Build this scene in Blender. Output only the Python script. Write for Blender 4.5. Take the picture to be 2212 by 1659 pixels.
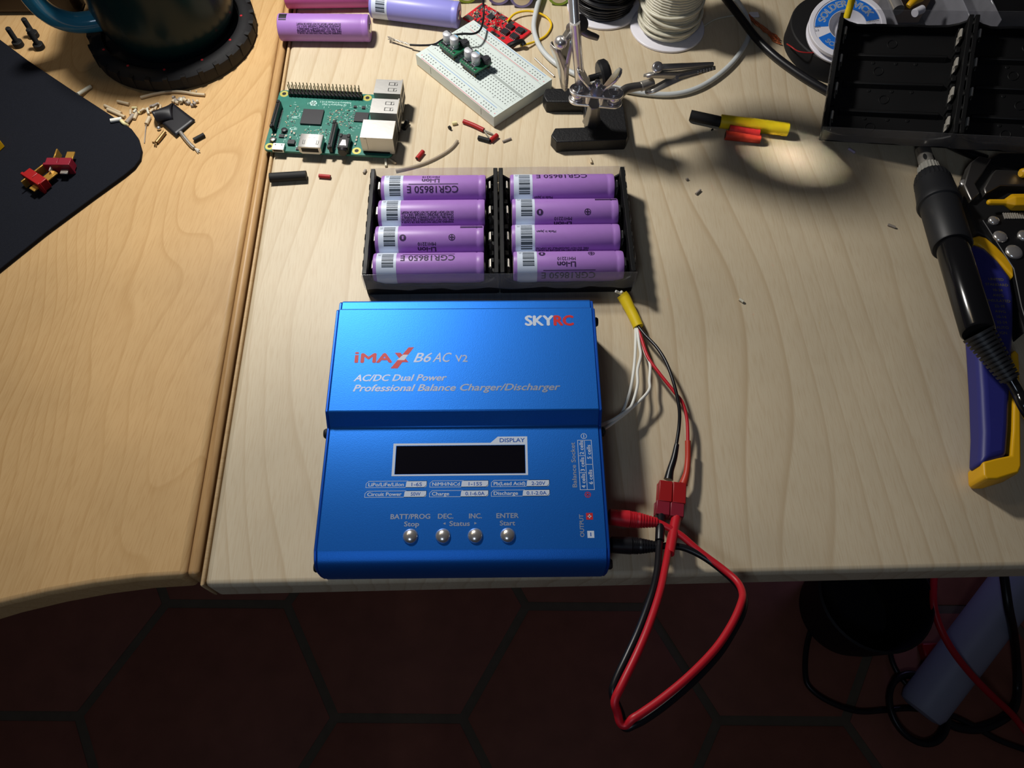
import bpy, bmesh, math, random
from mathutils import Vector, Matrix, Quaternion
from math import sin, cos, pi, radians

# ------------------------------------------------------------------ clear
for o in list(bpy.data.objects):
    bpy.data.objects.remove(o, do_unlink=True)
SC = bpy.context.scene
COL = SC.collection
S = 0.001                                   # everything below is in millimetres, desk top at z = 0

# ------------------------------------------------------------------ camera
W, H = 2212.0, 1659.0
F_PX, PITCH, ROLL, YAW, CAM_H = 1637.56025, 1.09470272, 0.0177163618, -0.0401695827, 379.775918
_f = Vector((0, cos(PITCH), -sin(PITCH))); _u = Vector((0, sin(PITCH), cos(PITCH))); _r = Vector((1, 0, 0))
_Z = Matrix.Rotation(YAW, 3, 'Z')
_f, _u, _r = _Z @ _f, _Z @ _u, _Z @ _r
CR = cos(ROLL) * _r + sin(ROLL) * _u
CU = -sin(ROLL) * _r + cos(ROLL) * _u
CF = _f
cam_data = bpy.data.cameras.new('camera')
cam_data.sensor_width = 36.0
cam_data.lens = 36.0 * F_PX / W
cam_data.clip_start = 0.01
cam_data.clip_end = 50
cam = bpy.data.objects.new('camera', cam_data)
COL.objects.link(cam)
cam.matrix_world = Matrix(((CR.x, CU.x, -CF.x, 0), (CR.y, CU.y, -CF.y, 0), (CR.z, CU.z, -CF.z, CAM_H * S), (0, 0, 0, 1)))
SC.camera = cam


def at(px, py, z=0.0):
    """point (mm) at height z seen at a pixel of the photograph"""
    d = CF + CR * ((px - W / 2) / F_PX) - CU * ((py - H / 2) / F_PX)
    t = (z - CAM_H) / d.z
    return Vector((d.x * t, d.y * t, z))


# ------------------------------------------------------------------ light
SC.view_settings.view_transform = 'Standard'
SC.view_settings.look = 'None'
SC.view_settings.gamma = 1.0
SC.view_settings.exposure = 0.0
SC.view_settings.use_curve_mapping = False
# let the magnifier of the helping hand throw its bright patch on the desk
SC.cycles.caustics_refractive = True
SC.cycles.caustics_reflective = False
SC.cycles.blur_glossy = 0.0
SC.cycles.sample_clamp_indirect = 80.0
world = bpy.data.worlds.new('dim_room')
SC.world = world
world.use_nodes = True
wn = world.node_tree.nodes['Background']
wn.inputs['Color'].default_value = (0.95, 0.86, 1.0, 1)
wn.inputs['Strength'].default_value = 0.019


def area_light(name, loc, target, size, power, color, spread=180.0):
    d = bpy.data.lights.new(name, 'AREA')
    d.shape = 'DISK'
    d.size = size * S
    d.energy = power
    d.color = color
    d.spread = radians(spread)
    o = bpy.data.objects.new(name, d)
    COL.objects.link(o)
    o.location = Vector(loc) * S
    dv = Vector(target) - Vector(loc)
    o.rotation_euler = dv.to_track_quat('-Z', 'Y').to_euler()
    return o


area_light('desk_lamp_light', (-175, 500, 360), (-40, 320, 0), 54, 2.25, (1.0, 0.97, 0.92))
area_light('room_lamp_light', (-650, 650, 900), (-150, 300, 0), 160, 0.5, (1.0, 0.78, 0.50))
area_light('front_fill_light', (-160, -330, 640), (0, 100, 0), 170, 0.72, (0.66, 0.80, 1.0))  # cool fill added above the front for the charger's ridge highlight, source unseen
area_light('under_desk_fill_light', (620, 420, -520), (330, 180, -720), 120, 0.07, (0.5, 0.42, 1.0))  # added blue-violet fill that tints the desk leg and tiles, no device modelled

# ------------------------------------------------------------------ materials
MATS = {}


def lin(c):
    c = c / 255.0
    return c / 12.92 if c <= 0.04045 else ((c + 0.055) / 1.055) ** 2.4


def rgb(r, g, b):
    return (lin(r), lin(g), lin(b), 1.0)


def mat(name, col, rough=0.5, metal=0.0, spec=0.5, noise=0.0, nscale=400.0, bump=0.0, bscale=900.0, trans=0.0, ior=1.45, coat=0.0, alpha=1.0, sss=0.0):
    if name in MATS:
        return MATS[name]
    m = bpy.data.materials.new(name)
    m.use_nodes = True
    nt = m.node_tree
    b = nt.nodes['Principled BSDF']
    b.inputs['Base Color'].default_value = col
    b.inputs['Roughness'].default_value = rough
    b.inputs['Metallic'].default_value = metal
    b.inputs['Specular IOR Level'].default_value = spec
    b.inputs['IOR'].default_value = ior
    if trans:
        b.inputs['Transmission Weight'].default_value = trans
    if coat:
        b.inputs['Coat Weight'].default_value = coat
        b.inputs['Coat Roughness'].default_value = 0.08
    if alpha < 1:
        b.inputs['Alpha'].default_value = alpha
    if sss:
        b.inputs['Subsurface Weight'].default_value = sss
        b.inputs['Subsurface Radius'].default_value = (0.004, 0.004, 0.003)
        b.inputs['Subsurface Scale'].default_value = 0.5
    tc = nt.nodes.new('ShaderNodeTexCoord')
    if noise:
        n = nt.nodes.new('ShaderNodeTexNoise')
        n.inputs['Scale'].default_value = nscale
        n.inputs['Detail'].default_value = 4
        nt.links.new(tc.outputs['Object'], n.inputs['Vector'])
        mx = nt.nodes.new('ShaderNodeMix'); mx.data_type = 'RGBA'
        lo = tuple(max(0, c * (1 - noise)) for c in col[:3]) + (1,)
        hi = tuple(min(1, c * (1 + noise)) for c in col[:3]) + (1,)
        mx.inputs[6].default_value = lo
        mx.inputs[7].default_value = hi
        nt.links.new(n.outputs['Fac'], mx.inputs[0])
        nt.links.new(mx.outputs[2], b.inputs['Base Color'])
    if bump:
        n2 = nt.nodes.new('ShaderNodeTexNoise')
        n2.inputs['Scale'].default_value = bscale
        n2.inputs['Detail'].default_value = 3
        nt.links.new(tc.outputs['Object'], n2.inputs['Vector'])
        bp = nt.nodes.new('ShaderNodeBump')
        bp.inputs['Strength'].default_value = bump
        bp.inputs['Distance'].default_value = 0.0005
        nt.links.new(n2.outputs['Fac'], bp.inputs['Height'])
        nt.links.new(bp.outputs['Normal'], b.inputs['Normal'])
    MATS[name] = m
    return m


def wood(name, base, line, fleck, rot=0.0, seed=0.0, rough=0.42, wob=0.16, wsc=6.0, freq=72.0):
    m = bpy.data.materials.new(name)
    m.use_nodes = True
    nt = m.node_tree; N = nt.nodes; Lk = nt.links
    b = N['Principled BSDF']
    b.inputs['Roughness'].default_value = rough
    b.inputs['Specular IOR Level'].default_value = 0.28
    tc = N.new('ShaderNodeTexCoord')
    mp = N.new('ShaderNodeMapping')
    mp.inputs['Rotation'].default_value = (0, 0, rot)
    mp.inputs['Location'].default_value = (seed, seed * .37, 0)
    Lk.new(tc.outputs['Object'], mp.inputs['Vector'])
    # slow wobble of the growth rings
    nz = N.new('ShaderNodeTexNoise'); nz.inputs['Scale'].default_value = wsc; nz.inputs['Detail'].default_value = 2
    m1 = N.new('ShaderNodeMapping'); m1.inputs['Scale'].default_value = (1.0, 0.33, 1.0)
    Lk.new(mp.outputs['Vector'], m1.inputs['Vector']); Lk.new(m1.outputs['Vector'], nz.inputs['Vector'])
    sep = N.new('ShaderNodeSeparateXYZ'); Lk.new(mp.outputs['Vector'], sep.inputs[0])
    mul = N.new('ShaderNodeMath'); mul.operation = 'MULTIPLY_ADD'
    mul.inputs[1].default_value = wob
    Lk.new(nz.outputs['Fac'], mul.inputs[0]); Lk.new(sep.outputs['X'], mul.inputs[2])
    fr = N.new('ShaderNodeMath'); fr.operation = 'MULTIPLY'; fr.inputs[1].default_value = freq
    Lk.new(mul.outputs[0], fr.inputs[0])
    fx = N.new('ShaderNodeMath'); fx.operation = 'FRACT'; Lk.new(fr.outputs[0], fx.inputs[0])
    cr = N.new('ShaderNodeValToRGB')
    e = cr.color_ramp.elements
    e[0].position = 0.0; e[0].color = (0, 0, 0, 1)
    e[1].position = 1.0; e[1].color = (0.1, 0.1, 0.1, 1)
    x = cr.color_ramp.elements.new(0.80); x.color = (0.30, 0.30, 0.30, 1)
    x = cr.color_ramp.elements.new(0.95); x.color = (1, 1, 1, 1)
    Lk.new(fx.outputs[0], cr.inputs[0])
    # line strength varies over the board
    nv = N.new('ShaderNodeTexNoise'); nv.inputs['Scale'].default_value = 14.0; nv.inputs['Detail'].default_value = 2
    Lk.new(m1.outputs['Vector'], nv.inputs['Vector'])
    sv = N.new('ShaderNodeMath'); sv.operation = 'MULTIPLY'
    Lk.new(cr.outputs[0], sv.inputs[0]); Lk.new(nv.outputs['Fac'], sv.inputs[1])
    mx = N.new('ShaderNodeMix'); mx.data_type = 'RGBA'
    mx.inputs[6].default_value = base; mx.inputs[7].default_value = line
    Lk.new(sv.outputs[0], mx.inputs[0])
    # fine flecks along the grain
    m2 = N.new('ShaderNodeMapping'); m2.inputs['Scale'].default_value = (1400.0, 90.0, 400.0)
    Lk.new(mp.outputs['Vector'], m2.inputs['Vector'])
    nf = N.new('ShaderNodeTexNoise'); nf.inputs['Scale'].default_value = 1.0; nf.inputs['Detail'].default_value = 2
    Lk.new(m2.outputs['Vector'], nf.inputs['Vector'])
    cf = N.new('ShaderNodeValToRGB')
    cf.color_ramp.elements[0].position = 0.45; cf.color_ramp.elements[0].color = (0, 0, 0, 1)
    cf.color_ramp.elements[1].position = 0.75; cf.color_ramp.elements[1].color = (0.55, 0.55, 0.55, 1)
    Lk.new(nf.outputs['Fac'], cf.inputs[0])
    mx2 = N.new('ShaderNodeMix'); mx2.data_type = 'RGBA'
    mx2.inputs[7].default_value = fleck
    Lk.new(cf.outputs[0], mx2.inputs[0]); Lk.new(mx.outputs[2], mx2.inputs[6])
    # large pale / dark clouds
    nb = N.new('ShaderNodeTexNoise'); nb.inputs['Scale'].default_value = 9.0; nb.inputs['Detail'].default_value = 3
    Lk.new(mp.outputs['Vector'], nb.inputs['Vector'])
    hs = N.new('ShaderNodeHueSaturation')
    mr = N.new('ShaderNodeMapRange')
    mr.inputs['To Min'].default_value = 0.86; mr.inputs['To Max'].default_value = 1.14
    mr.inputs['From Min'].default_value = 0.25; mr.inputs['From Max'].default_value = 0.75
    Lk.new(nb.outputs['Fac'], mr.inputs['Value']); Lk.new(mr.outputs[0], hs.inputs['Value'])
    Lk.new(mx2.outputs[2], hs.inputs['Color']); Lk.new(hs.outputs[0], b.inputs['Base Color'])
    bp = N.new('ShaderNodeBump'); bp.inputs['Strength'].default_value = 0.12; bp.inputs['Distance'].default_value = 0.0002
    Lk.new(nf.outputs['Fac'], bp.inputs['Height']); Lk.new(bp.outputs['Normal'], b.inputs['Normal'])
    MATS[name] = m
    return m


WOOD_R = wood('birch_veneer', rgb(206, 191, 163), rgb(178, 154, 120), rgb(190, 169, 137), 0.0, 3.1, 0.46, 0.2, 5.0, 78.0)
WOOD_L = wood('amber_birch_veneer', rgb(202, 166, 116), rgb(178, 138, 86), rgb(182, 142, 92), 0.14, 8.7, 0.48, 0.42, 7.5, 70.0)
EDGE = wood('birch_edge_band', rgb(205, 175, 132), rgb(186, 152, 108), rgb(182, 148, 104), 1.57, 1.0)
EDGE_L = wood('amber_edge_band', rgb(190, 152, 104), rgb(165, 124, 76), rgb(165, 124, 78), 0.0, 5.0)

BLUE = mat('blue_anodised', rgb(30, 114, 212), 0.47, 0.68, noise=0.10, nscale=1500, bump=0.10, bscale=2500)
BLUE_D = mat('blue_end_plate', rgb(18, 86, 190), 0.45, 0.6)
BLACK = mat('black_plastic', rgb(22, 22, 24), 0.38)
BLACKM = mat('black_matte', rgb(20, 20, 21), 0.7)
HOLDER = mat('black_holder_plastic', rgb(15, 15, 16), 0.5, spec=0.3)
SOCK = mat('dark_socket', rgb(8, 8, 9), 0.6)
PRINT_W = mat('white_print', rgb(196, 206, 222), 0.55)
PRINT_S = mat('silver_print', rgb(150, 160, 182), 0.4, 0.35)
PRINT_R = mat('red_print', rgb(196, 30, 36), 0.5)
PRINT_B = mat('blue_print', rgb(22, 84, 170), 0.5)
LCD = mat('dark_display_glass', rgb(10, 9, 16), 0.12, coat=0.5)
CHROME = mat('chrome', rgb(232, 228, 224), 0.24, 0.82)
NICKEL = mat('nickel', rgb(210, 205, 196), 0.34, 0.8)
ALU = mat('brushed_aluminium', rgb(205, 206, 212), 0.5, 0.55)
STEEL = mat('dull_steel', rgb(150, 147, 143), 0.42, 1.0)
TIN = mat('tinned_steel', rgb(196, 194, 190), 0.40, 0.82, bump=0.05, bscale=500)
GOLD = mat('gold_plate', rgb(232, 178, 84), 0.32, 0.75)
COPPER = mat('copper', rgb(216, 130, 88), 0.4, 0.8)
PURPLE = mat('purple_sleeve', rgb(160, 116, 190), 0.42, noise=0.05, nscale=300)
PINK = mat('pink_purple_sleeve', rgb(186, 84, 150), 0.45)
LILAC = mat('lilac_sleeve', rgb(142, 140, 214), 0.38)
LIME = mat('lime_sleeve', rgb(150, 186, 54), 0.4)
LABEL = mat('white_cell_label', rgb(206, 216, 232), 0.4)
INK = mat('dark_ink', rgb(46, 22, 66), 0.6)
INKB = mat('bar_ink', rgb(62, 72, 84), 0.6)
INKK = mat('black_ink', rgb(26, 26, 30), 0.6)
PCB = mat('green_circuit_board', rgb(38, 112, 98), 0.42, noise=0.22, nscale=220)
PCB_D = mat('dark_green_board', rgb(20, 96, 62), 0.4, noise=0.3, nscale=500)
PCB_R = mat('red_circuit_board', rgb(202, 34, 44), 0.42, noise=0.2, nscale=420)
CONTACT = mat('contact_metal', rgb(218, 212, 200), 0.42, 0.55)
SILK = mat('silkscreen', rgb(176, 212, 204), 0.6)
CHIP = mat('black_chip', rgb(42, 42, 46), 0.45)
SOLDER = mat('solder', rgb(214, 214, 216), 0.25, 0.9)
RINGPAD = mat('copper_ring_pad', rgb(188, 180, 96), 0.4, 0.3)
BBW = mat('breadboard_plastic', rgb(206, 216, 212), 0.45, sss=0.1)
BBH = mat('breadboard_hole', rgb(92, 96, 94), 0.8)
BBRED = mat('red_rail_print', rgb(214, 74, 92), 0.5)
BBBLUE = mat('blue_rail_print', rgb(70, 130, 200), 0.5)
RUBBER = mat('black_rubber', rgb(19, 18, 20), 0.7, bump=0.15, bscale=700)
CASTI = mat('black_cast_iron', rgb(20, 20, 22), 0.5, bump=0.5, bscale=900)
PADM = mat('mouse_pad_cloth', rgb(25, 27, 34), 0.95, noise=0.45, nscale=2500, bump=0.5, bscale=2500, spec=0.15)
PADE = mat('mouse_pad_rubber', rgb(20, 18, 18), 0.9)
REDRUB = mat('red_silicone', rgb(192, 26, 40), 0.42)
BLKRUB = mat('black_silicone', rgb(20, 20, 24), 0.35)
REDPL = mat('red_nylon', rgb(156, 22, 25), 0.4)
MAROON = mat('maroon_nylon', rgb(132, 28, 46), 0.4)
REDORG = mat('red_orange_shrink', rgb(188, 56, 38), 0.45)
REDSH = mat('red_shrink', rgb(164, 27, 28), 0.5)
YEL = mat('yellow_shrink', rgb(226, 196, 24), 0.45)
YELW = mat('yellow_wire', rgb(232, 190, 30), 0.4)
WHITEW = mat('white_wire', rgb(226, 226, 218), 0.45)
GREYC = mat('pale_grey_cable', rgb(196, 200, 200), 0.42)
IVORY = mat('ivory_wire', rgb(206, 202, 184), 0.35)
BEIGE = mat('beige_clipping', rgb(196, 178, 148), 0.5)
GREYCL = mat('grey_clipping', rgb(150, 140, 130), 0.5)
CREAM = mat('cream_clipping', rgb(222, 212, 160), 0.5)
CLEARCL = mat('milky_tube', rgb(176, 162, 142), 0.3, alpha=0.75)
SPOOLW = mat('white_spool_plastic', rgb(226, 224, 232), 0.4, sss=0.1)
WICKB = mat('wick_blue_label', rgb(24, 108, 206), 0.5)
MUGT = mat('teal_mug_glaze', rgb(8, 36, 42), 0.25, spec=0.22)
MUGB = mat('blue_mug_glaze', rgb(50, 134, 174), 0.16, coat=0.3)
TAPE = mat('black_tape', rgb(26, 25, 30), 0.42)
IRON_B = mat('iron_grip_black', rgb(30, 31, 34), 0.48)
IRON_G = mat('iron_gloss_black', rgb(18, 18, 20), 0.16)
NAVY = mat('navy_grip', rgb(40, 42, 118), 0.45)
YGRIP = mat('yellow_grip', rgb(230, 174, 18), 0.42)
DKGOLD = mat('faded_gold_print', rgb(112, 104, 66), 0.6)
GREYLEG = mat('grey_powder_coat', rgb(150, 156, 176), 0.5)
DARKBOX = mat('dark_brown_plastic', rgb(34, 18, 16), 0.4)
DARKBIN = mat('dark_bin_plastic', rgb(16, 14, 20), 0.6)
TERRA = mat('terracotta', rgb(140, 86, 68), 0.7, noise=0.25, nscale=30, bump=0.2, bscale=120)
GROUT = mat('grout', rgb(104, 94, 78), 0.9, noise=0.2, nscale=60)


def film_mat(name, col, mixv, rough=0.12):
    m = bpy.data.materials.new(name); m.use_nodes = True
    nt = m.node_tree; N = nt.nodes
    out = N['Material Output']; N.remove(N['Principled BSDF'])
    t = N.new('ShaderNodeBsdfTransparent'); t.inputs[0].default_value = (0.97, 0.97, 0.98, 1)
    g = N.new('ShaderNodeBsdfPrincipled'); g.inputs['Base Color'].default_value = col
    g.inputs['Roughness'].default_value = rough
    mx = N.new('ShaderNodeMixShader'); mx.inputs[0].default_value = mixv
    tc = N.new('ShaderNodeTexCoord'); n = N.new('ShaderNodeTexNoise'); n.inputs['Scale'].default_value = 90
    nt.links.new(tc.outputs['Object'], n.inputs['Vector'])
    mr = N.new('ShaderNodeMapRange'); mr.inputs['To Min'].default_value = mixv * 0.6; mr.inputs['To Max'].default_value = mixv * 1.5
    nt.links.new(n.outputs['Fac'], mr.inputs['Value']); nt.links.new(mr.outputs[0], mx.inputs[0])
    nt.links.new(t.outputs[0], mx.inputs[1]); nt.links.new(g.outputs[0], mx.inputs[2])
    nt.links.new(mx.outputs[0], out.inputs['Surface'])
    MATS[name] = m
    return m


FILM = film_mat('clear_tape_film', (0.5, 0.5, 0.52, 1), 0.13)
CLEAR = film_mat('clear_case_plastic', (0.5, 0.5, 0.55, 1), 0.22, 0.08)


# ------------------------------------------------------------------ mesh builder
class G:
    def __init__(self):
        self.v = []; self.f = []; self.mi = []; self.mats = []

    def m(self, material):
        if material not in self.mats:
            self.mats.append(material)
        return self.mats.index(material)

    def add(self, vs, fs, material, mtx=None):
        k = len(self.v); i = self.m(material)
        for p in vs:
            p = Vector(p)
            self.v.append(mtx @ p if mtx is not None else p)
        for f in fs:
            self.f.append([k + j for j in f]); self.mi.append(i)
        return self

    def box(self, x0, x1, y0, y1, z0, z1, material, mtx=None, top=None):
        dx, dy = (top if top else (0, 0))
        vs = [(x0, y0, z0), (x1, y0, z0), (x1, y1, z0), (x0, y1, z0), (x0 + dx, y0 + dy, z1), (x1 - dx, y0 + dy, z1), (x1 - dx, y1 - dy, z1), (x0 + dx, y1 - dy, z1)]
        fs = [(3, 2, 1, 0), (4, 5, 6, 7), (0, 1, 5, 4), (1, 2, 6, 5), (2, 3, 7, 6), (3, 0, 4, 7)]
        return self.add(vs, fs, material, mtx)

    def prism(self, poly, z0, z1, material, mtx=None):
        """polygon in xy extruded along z (counter-clockwise)"""
        n = len(poly)
        vs = [(p[0], p[1], z0) for p in poly] + [(p[0], p[1], z1) for p in poly]
        fs = [tuple(range(n - 1, -1, -1)), tuple(range(n, 2 * n))]
        fs += [(i, (i + 1) % n, n + (i + 1) % n, n + i) for i in range(n)]
        return self.add(vs, fs, material, mtx)

    def prism_x(self, prof, x0, x1, material, mtx=None):
        """profile of (y, z) extruded along x"""
        n = len(prof)
        vs = [(x0, p[0], p[1]) for p in prof] + [(x1, p[0], p[1]) for p in prof]
        fs = [tuple(range(n - 1, -1, -1)), tuple(range(n, 2 * n))]
        fs += [(i, (i + 1) % n, n + (i + 1) % n, n + i) for i in range(n)]
        return self.add(vs, fs, material, mtx)

    def lathe(self, prof, p0, axis, material, n=32, mats=None, ridge=0.0, caps=True):
        """prof: list of (distance along axis, radius)"""
        ax = Vector(axis).normalized(); p0 = Vector(p0)
        q = Vector((0, 0, 1)).rotation_difference(ax)
        k = len(self.v)
        for (d, r) in prof:
            for j in range(n):
                a = 2 * pi * j / n
                rr = r * (1 + (ridge if j % 2 else 0))
                self.v.append(p0 + q @ Vector((cos(a) * rr, sin(a) * rr, d)))
        for i in range(len(prof) - 1):
            mi = self.m(mats[i] if mats else material)
            for j in range(n):
                a = k + i * n + j; b = k + i * n + (j + 1) % n
                self.f.append([a, b, b + n, a + n]); self.mi.append(mi)
        if caps and prof[0][1] > 1e-6:
            self.f.append([k + j for j in range(n - 1, -1, -1)]); self.mi.append(self.m(mats[0] if mats else material))
        if caps and prof[-1][1] > 1e-6:
            e = k + (len(prof) - 1) * n
            self.f.append([e + j for j in range(n)]); self.mi.append(self.m(mats[-1] if mats else material))
        return self

    def cyl(self, p0, p1, r, material, n=20, r1=None):
        p0 = Vector(p0); p1 = Vector(p1)
        return self.lathe([(0, r), ((p1 - p0).length, r if r1 is None else r1)], p0, p1 - p0, material, n)

    def tube(self, pts, r, material, n=10, sub=6, smooth=True):
        pts = [Vector(p) for p in pts]
        rs = r if isinstance(r, (list, tuple)) else [r] * len(pts)
        P, R = [], []
        if smooth and len(pts) > 2:
            for i in range(len(pts) - 1):
                a = pts[max(0, i - 1)]; b = pts[i]; c = pts[i + 1]; d = pts[min(len(pts) - 1, i + 2)]
                for s in range(sub):
                    t = s / sub
                    P.append(0.5 * ((2 * b) + (c - a) * t + (2 * a - 5 * b + 4 * c - d) * t * t + (3 * b - a - 3 * c + d) * t ** 3))
                    R.append(rs[i] * (1 - t) + rs[i + 1] * t)
            P.append(pts[-1]); R.append(rs[-1])
        else:
            P, R = pts, list(rs)
        k = len(self.v); mi = self.m(material)
        T = [(P[min(i + 1, len(P) - 1)] - P[max(i - 1, 0)]).normalized() for i in range(len(P))]
        up = Vector((0, 0, 1)) if abs(T[0].z) < 0.9 else Vector((1, 0, 0))
        x = T[0].cross(up).normalized()
        for i in range(len(P)):
            if i:
                x = (T[i - 1].rotation_difference(T[i])) @ x
            x = (x - T[i] * x.dot(T[i])).normalized()
            y = T[i].cross(x)
            for j in range(n):
                a = 2 * pi * j / n
                self.v.append(P[i] + (x * cos(a) + y * sin(a)) * R[i])
        for i in range(len(P) - 1):
            for j in range(n):
                a = k + i * n + j; b = k + i * n + (j + 1) % n
                self.f.append([a, b, b + n, a + n]); self.mi.append(mi)
        self.f.append([k + j for j in range(n - 1, -1, -1)]); self.mi.append(mi)
        e = k + (len(P) - 1) * n
        self.f.append([e + j for j in range(n)]); self.mi.append(mi)
        return self

    def ball(self, c, r, material, n=16, sz=1.0, half=False):
        c = Vector(c); k = len(self.v); mi = self.m(material); rows = n // 2
        end = rows // 2 if half else rows
        for i in range(end + 1):
            th = pi * i / rows
            for j in range(n):
                a = 2 * pi * j / n
                self.v.append(c + Vector((sin(th) * cos(a) * r, sin(th) * sin(a) * r, cos(th) * r * sz)))
        for i in range(end):
            for j in range(n):
                a = k + i * n + j; b = k + i * n + (j + 1) % n
                self.f.append([a, a + n, b + n, b]); self.mi.append(mi)
        return self

    def text(self, s, size, material, mtx, bold=0.0, shear=0.0, width=1.0, align='LEFT', fit=None, warp=None):
        c = bpy.data.curves.new('lettering', 'FONT')
        c.body = s; c.size = size; c.shear = shear; c.resolution_u = 3
        c.align_x = align; c.fill_mode = 'FRONT'
        o = bpy.data.objects.new('lettering', c)
        COL.objects.link(o)
        dg = bpy.context.evaluated_depsgraph_get()
        me = bpy.data.meshes.new_from_object(o.evaluated_get(dg))
        bpy.data.objects.remove(o, do_unlink=True); bpy.data.curves.remove(c)
        if warp:
            # cut the letters into thin bands so that they follow the curved surface
            bm = bmesh.new(); bm.from_mesh(me)
            ys = [v.co.y for v in bm.verts]
            y = min(ys) + 0.45
            while y < max(ys):
                bmesh.ops.bisect_plane(bm, geom=bm.verts[:] + bm.edges[:] + bm.faces[:], plane_co=(0, y, 0), plane_no=(0, 1, 0))
                y += 0.45
            bm.to_mesh(me); bm.free()
        vs = [v.co.copy() for v in me.vertices]
        if fit and vs:
            x0 = min(v.x for v in vs); x1 = max(v.x for v in vs)
            k = fit / max(1e-6, x1 - x0)
            for v in vs:
                v.x = (v.x - x0) * k
        elif width != 1.0:
            for v in vs:
                v.x *= width
        fs = [tuple(p.vertices) for p in me.polygons]
        bpy.data.meshes.remove(me)
        sh = [(0, 0)] if bold < 0.02 else [(-bold, 0), (bold, 0), (0, bold * 0.7), (0, -bold * 0.7)]
        for q, (dx, dy) in enumerate(sh):
            w = [Vector((v.x + dx, v.y + dy, v.z + 0.002 * q)) for v in vs]
            if warp:
                w = [warp(v) for v in w]
            self.add(w, fs, material, mtx)
        return self

    def build(self, name, parent=None, bevel=0.0, seg=2, smooth=35, solid=0.0):
        me = bpy.data.meshes.new(name)
        me.from_pydata([tuple(p * S) for p in self.v], [], self.f)
        for mm in self.mats:
            me.materials.append(mm)
        me.polygons.foreach_set('material_index', self.mi)
        if smooth:
            me.polygons.foreach_set('use_smooth', [True] * len(me.polygons))
            me.update()
            me.set_sharp_from_angle(angle=radians(smooth))
        me.update()
        o = bpy.data.objects.new(name, me)
        COL.objects.link(o)
        if parent is not None:
            o.parent = parent
        if bevel:
            b = o.modifiers.new('bevel', 'BEVEL'); b.width = bevel * S; b.segments = seg
            b.limit_method = 'ANGLE'; b.angle_limit = radians(40); b.harden_normals = False
        return o


def thing(name, label, cat, loc=(0, 0, 0), rz=0.0, group=None):
    o = bpy.data.objects.new(name, None)
    COL.objects.link(o)
    o.empty_display_size = 0.005
    o.location = Vector(loc) * S
    o.rotation_euler = (0, 0, rz)
    o['label'] = label; o['category'] = cat
    if group:
        o['group'] = group
    return o


def tag(o, label, cat, group=None, kind=None):
    o['label'] = label; o['category'] = cat
    if group:
        o['group'] = group
    if kind:
        o['kind'] = kind
    return o


def struct(o):
    o['kind'] = 'structure'
    return o


def centre(o):
    """put a single-mesh thing's origin at the middle of its base"""
    me = o.data
    xs = [v.co for v in me.vertices]
    c = Vector(((min(v.x for v in xs) + max(v.x for v in xs)) / 2, (min(v.y for v in xs) + max(v.y for v in xs)) / 2, min(v.z for v in xs)))
    me.transform(Matrix.Translation(-c))
    o.location = c
    return o


def dup(root, loc=None, rz=None, label=None, group=None):
    r = root.copy(); COL.objects.link(r)
    if loc is not None:
        r.location = Vector(loc) * S
    if rz is not None:
        r.rotation_euler = (0, 0, rz)
    if label:
        r['label'] = label
    if group:
        r['group'] = group
    for ch in list(root.children):
        c = ch.copy(); COL.objects.link(c); c.parent = r
        for g in list(ch.children):
            d = g.copy(); COL.objects.link(d); d.parent = c
    return r


def T(x, y, z, rz=0.0, rx=0.0, ry=0.0):
    return Matrix.Translation((x, y, z)) @ Matrix.Rotation(rz, 4, 'Z') @ Matrix.Rotation(ry, 4, 'Y') @ Matrix.Rotation(rx, 4, 'X')


# ------------------------------------------------------------------ setting: floor
g = G()
side = 163.0
FZ = -720.0
g.box(-1500, 1500, -900, 1500, FZ - 20, FZ - 3, GROUT)
for i in range(-6, 7):
    for j in range(-5, 6):
        cx = 113 + i * 1.5 * 170.0
        cy = 66 + (j + (0.5 if i % 2 else 0)) * 170.0 * math.sqrt(3)
        poly = [(cx + side * cos(k * pi / 3), cy + side * sin(k * pi / 3)) for k in range(6)]
        inner = [(cx + (side - 5) * cos(k * pi / 3), cy + (side - 5) * sin(k * pi / 3)) for k in range(6)]
        vs = [(p[0], p[1], FZ - 6) for p in poly] + [(p[0], p[1], FZ - 2) for p in poly] + [(p[0], p[1], FZ) for p in inner]
        fs = [tuple(range(12, 18))]
        for k in range(6):
            fs.append((k, (k + 1) % 6, 6 + (k + 1) % 6, 6 + k)); fs.append((6 + k, 6 + (k + 1) % 6, 12 + (k + 1) % 6, 12 + k))
        g.add(vs, fs, TERRA)
fl = struct(g.build('floor'))
fl.rotation_euler = (0, 0, -0.03)

# ------------------------------------------------------------------ the two desks
desk = thing('desk', 'pale straight-edged birch desk carrying the blue charger', 'desk', (300, 450, -22))
OFS = Vector((300, 450, -22))
g = G()
g.box(-147.2 - 300, 420, 86.3 - 450, 420, 0, 22, WOOD_R)
g.build('tabletop', desk, bevel=3.2, seg=4)
g = G(); g.box(-149.3 - 300, -147.3 - 300, 86.5 - 450, 420, 0, 22, EDGE); g.build('edge_band', desk, bevel=1.2, seg=3)

g = G()
foot = at(1985, 1538, FZ + 10); top = at(2190, 1268, -640)
dirv = (top - foot)
top = foot + dirv * 2.6
g.lathe([(0, 18), (3, 27), (12, 30), ((top - foot).length, 31)], foot - OFS, top - foot, GREYLEG, 28)
legp = g.build('leg', desk)
legp['label'] = 'round pale grey desk leg slanting down to the tiles'
for i, (z, r) in enumerate([]):
    pass

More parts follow.
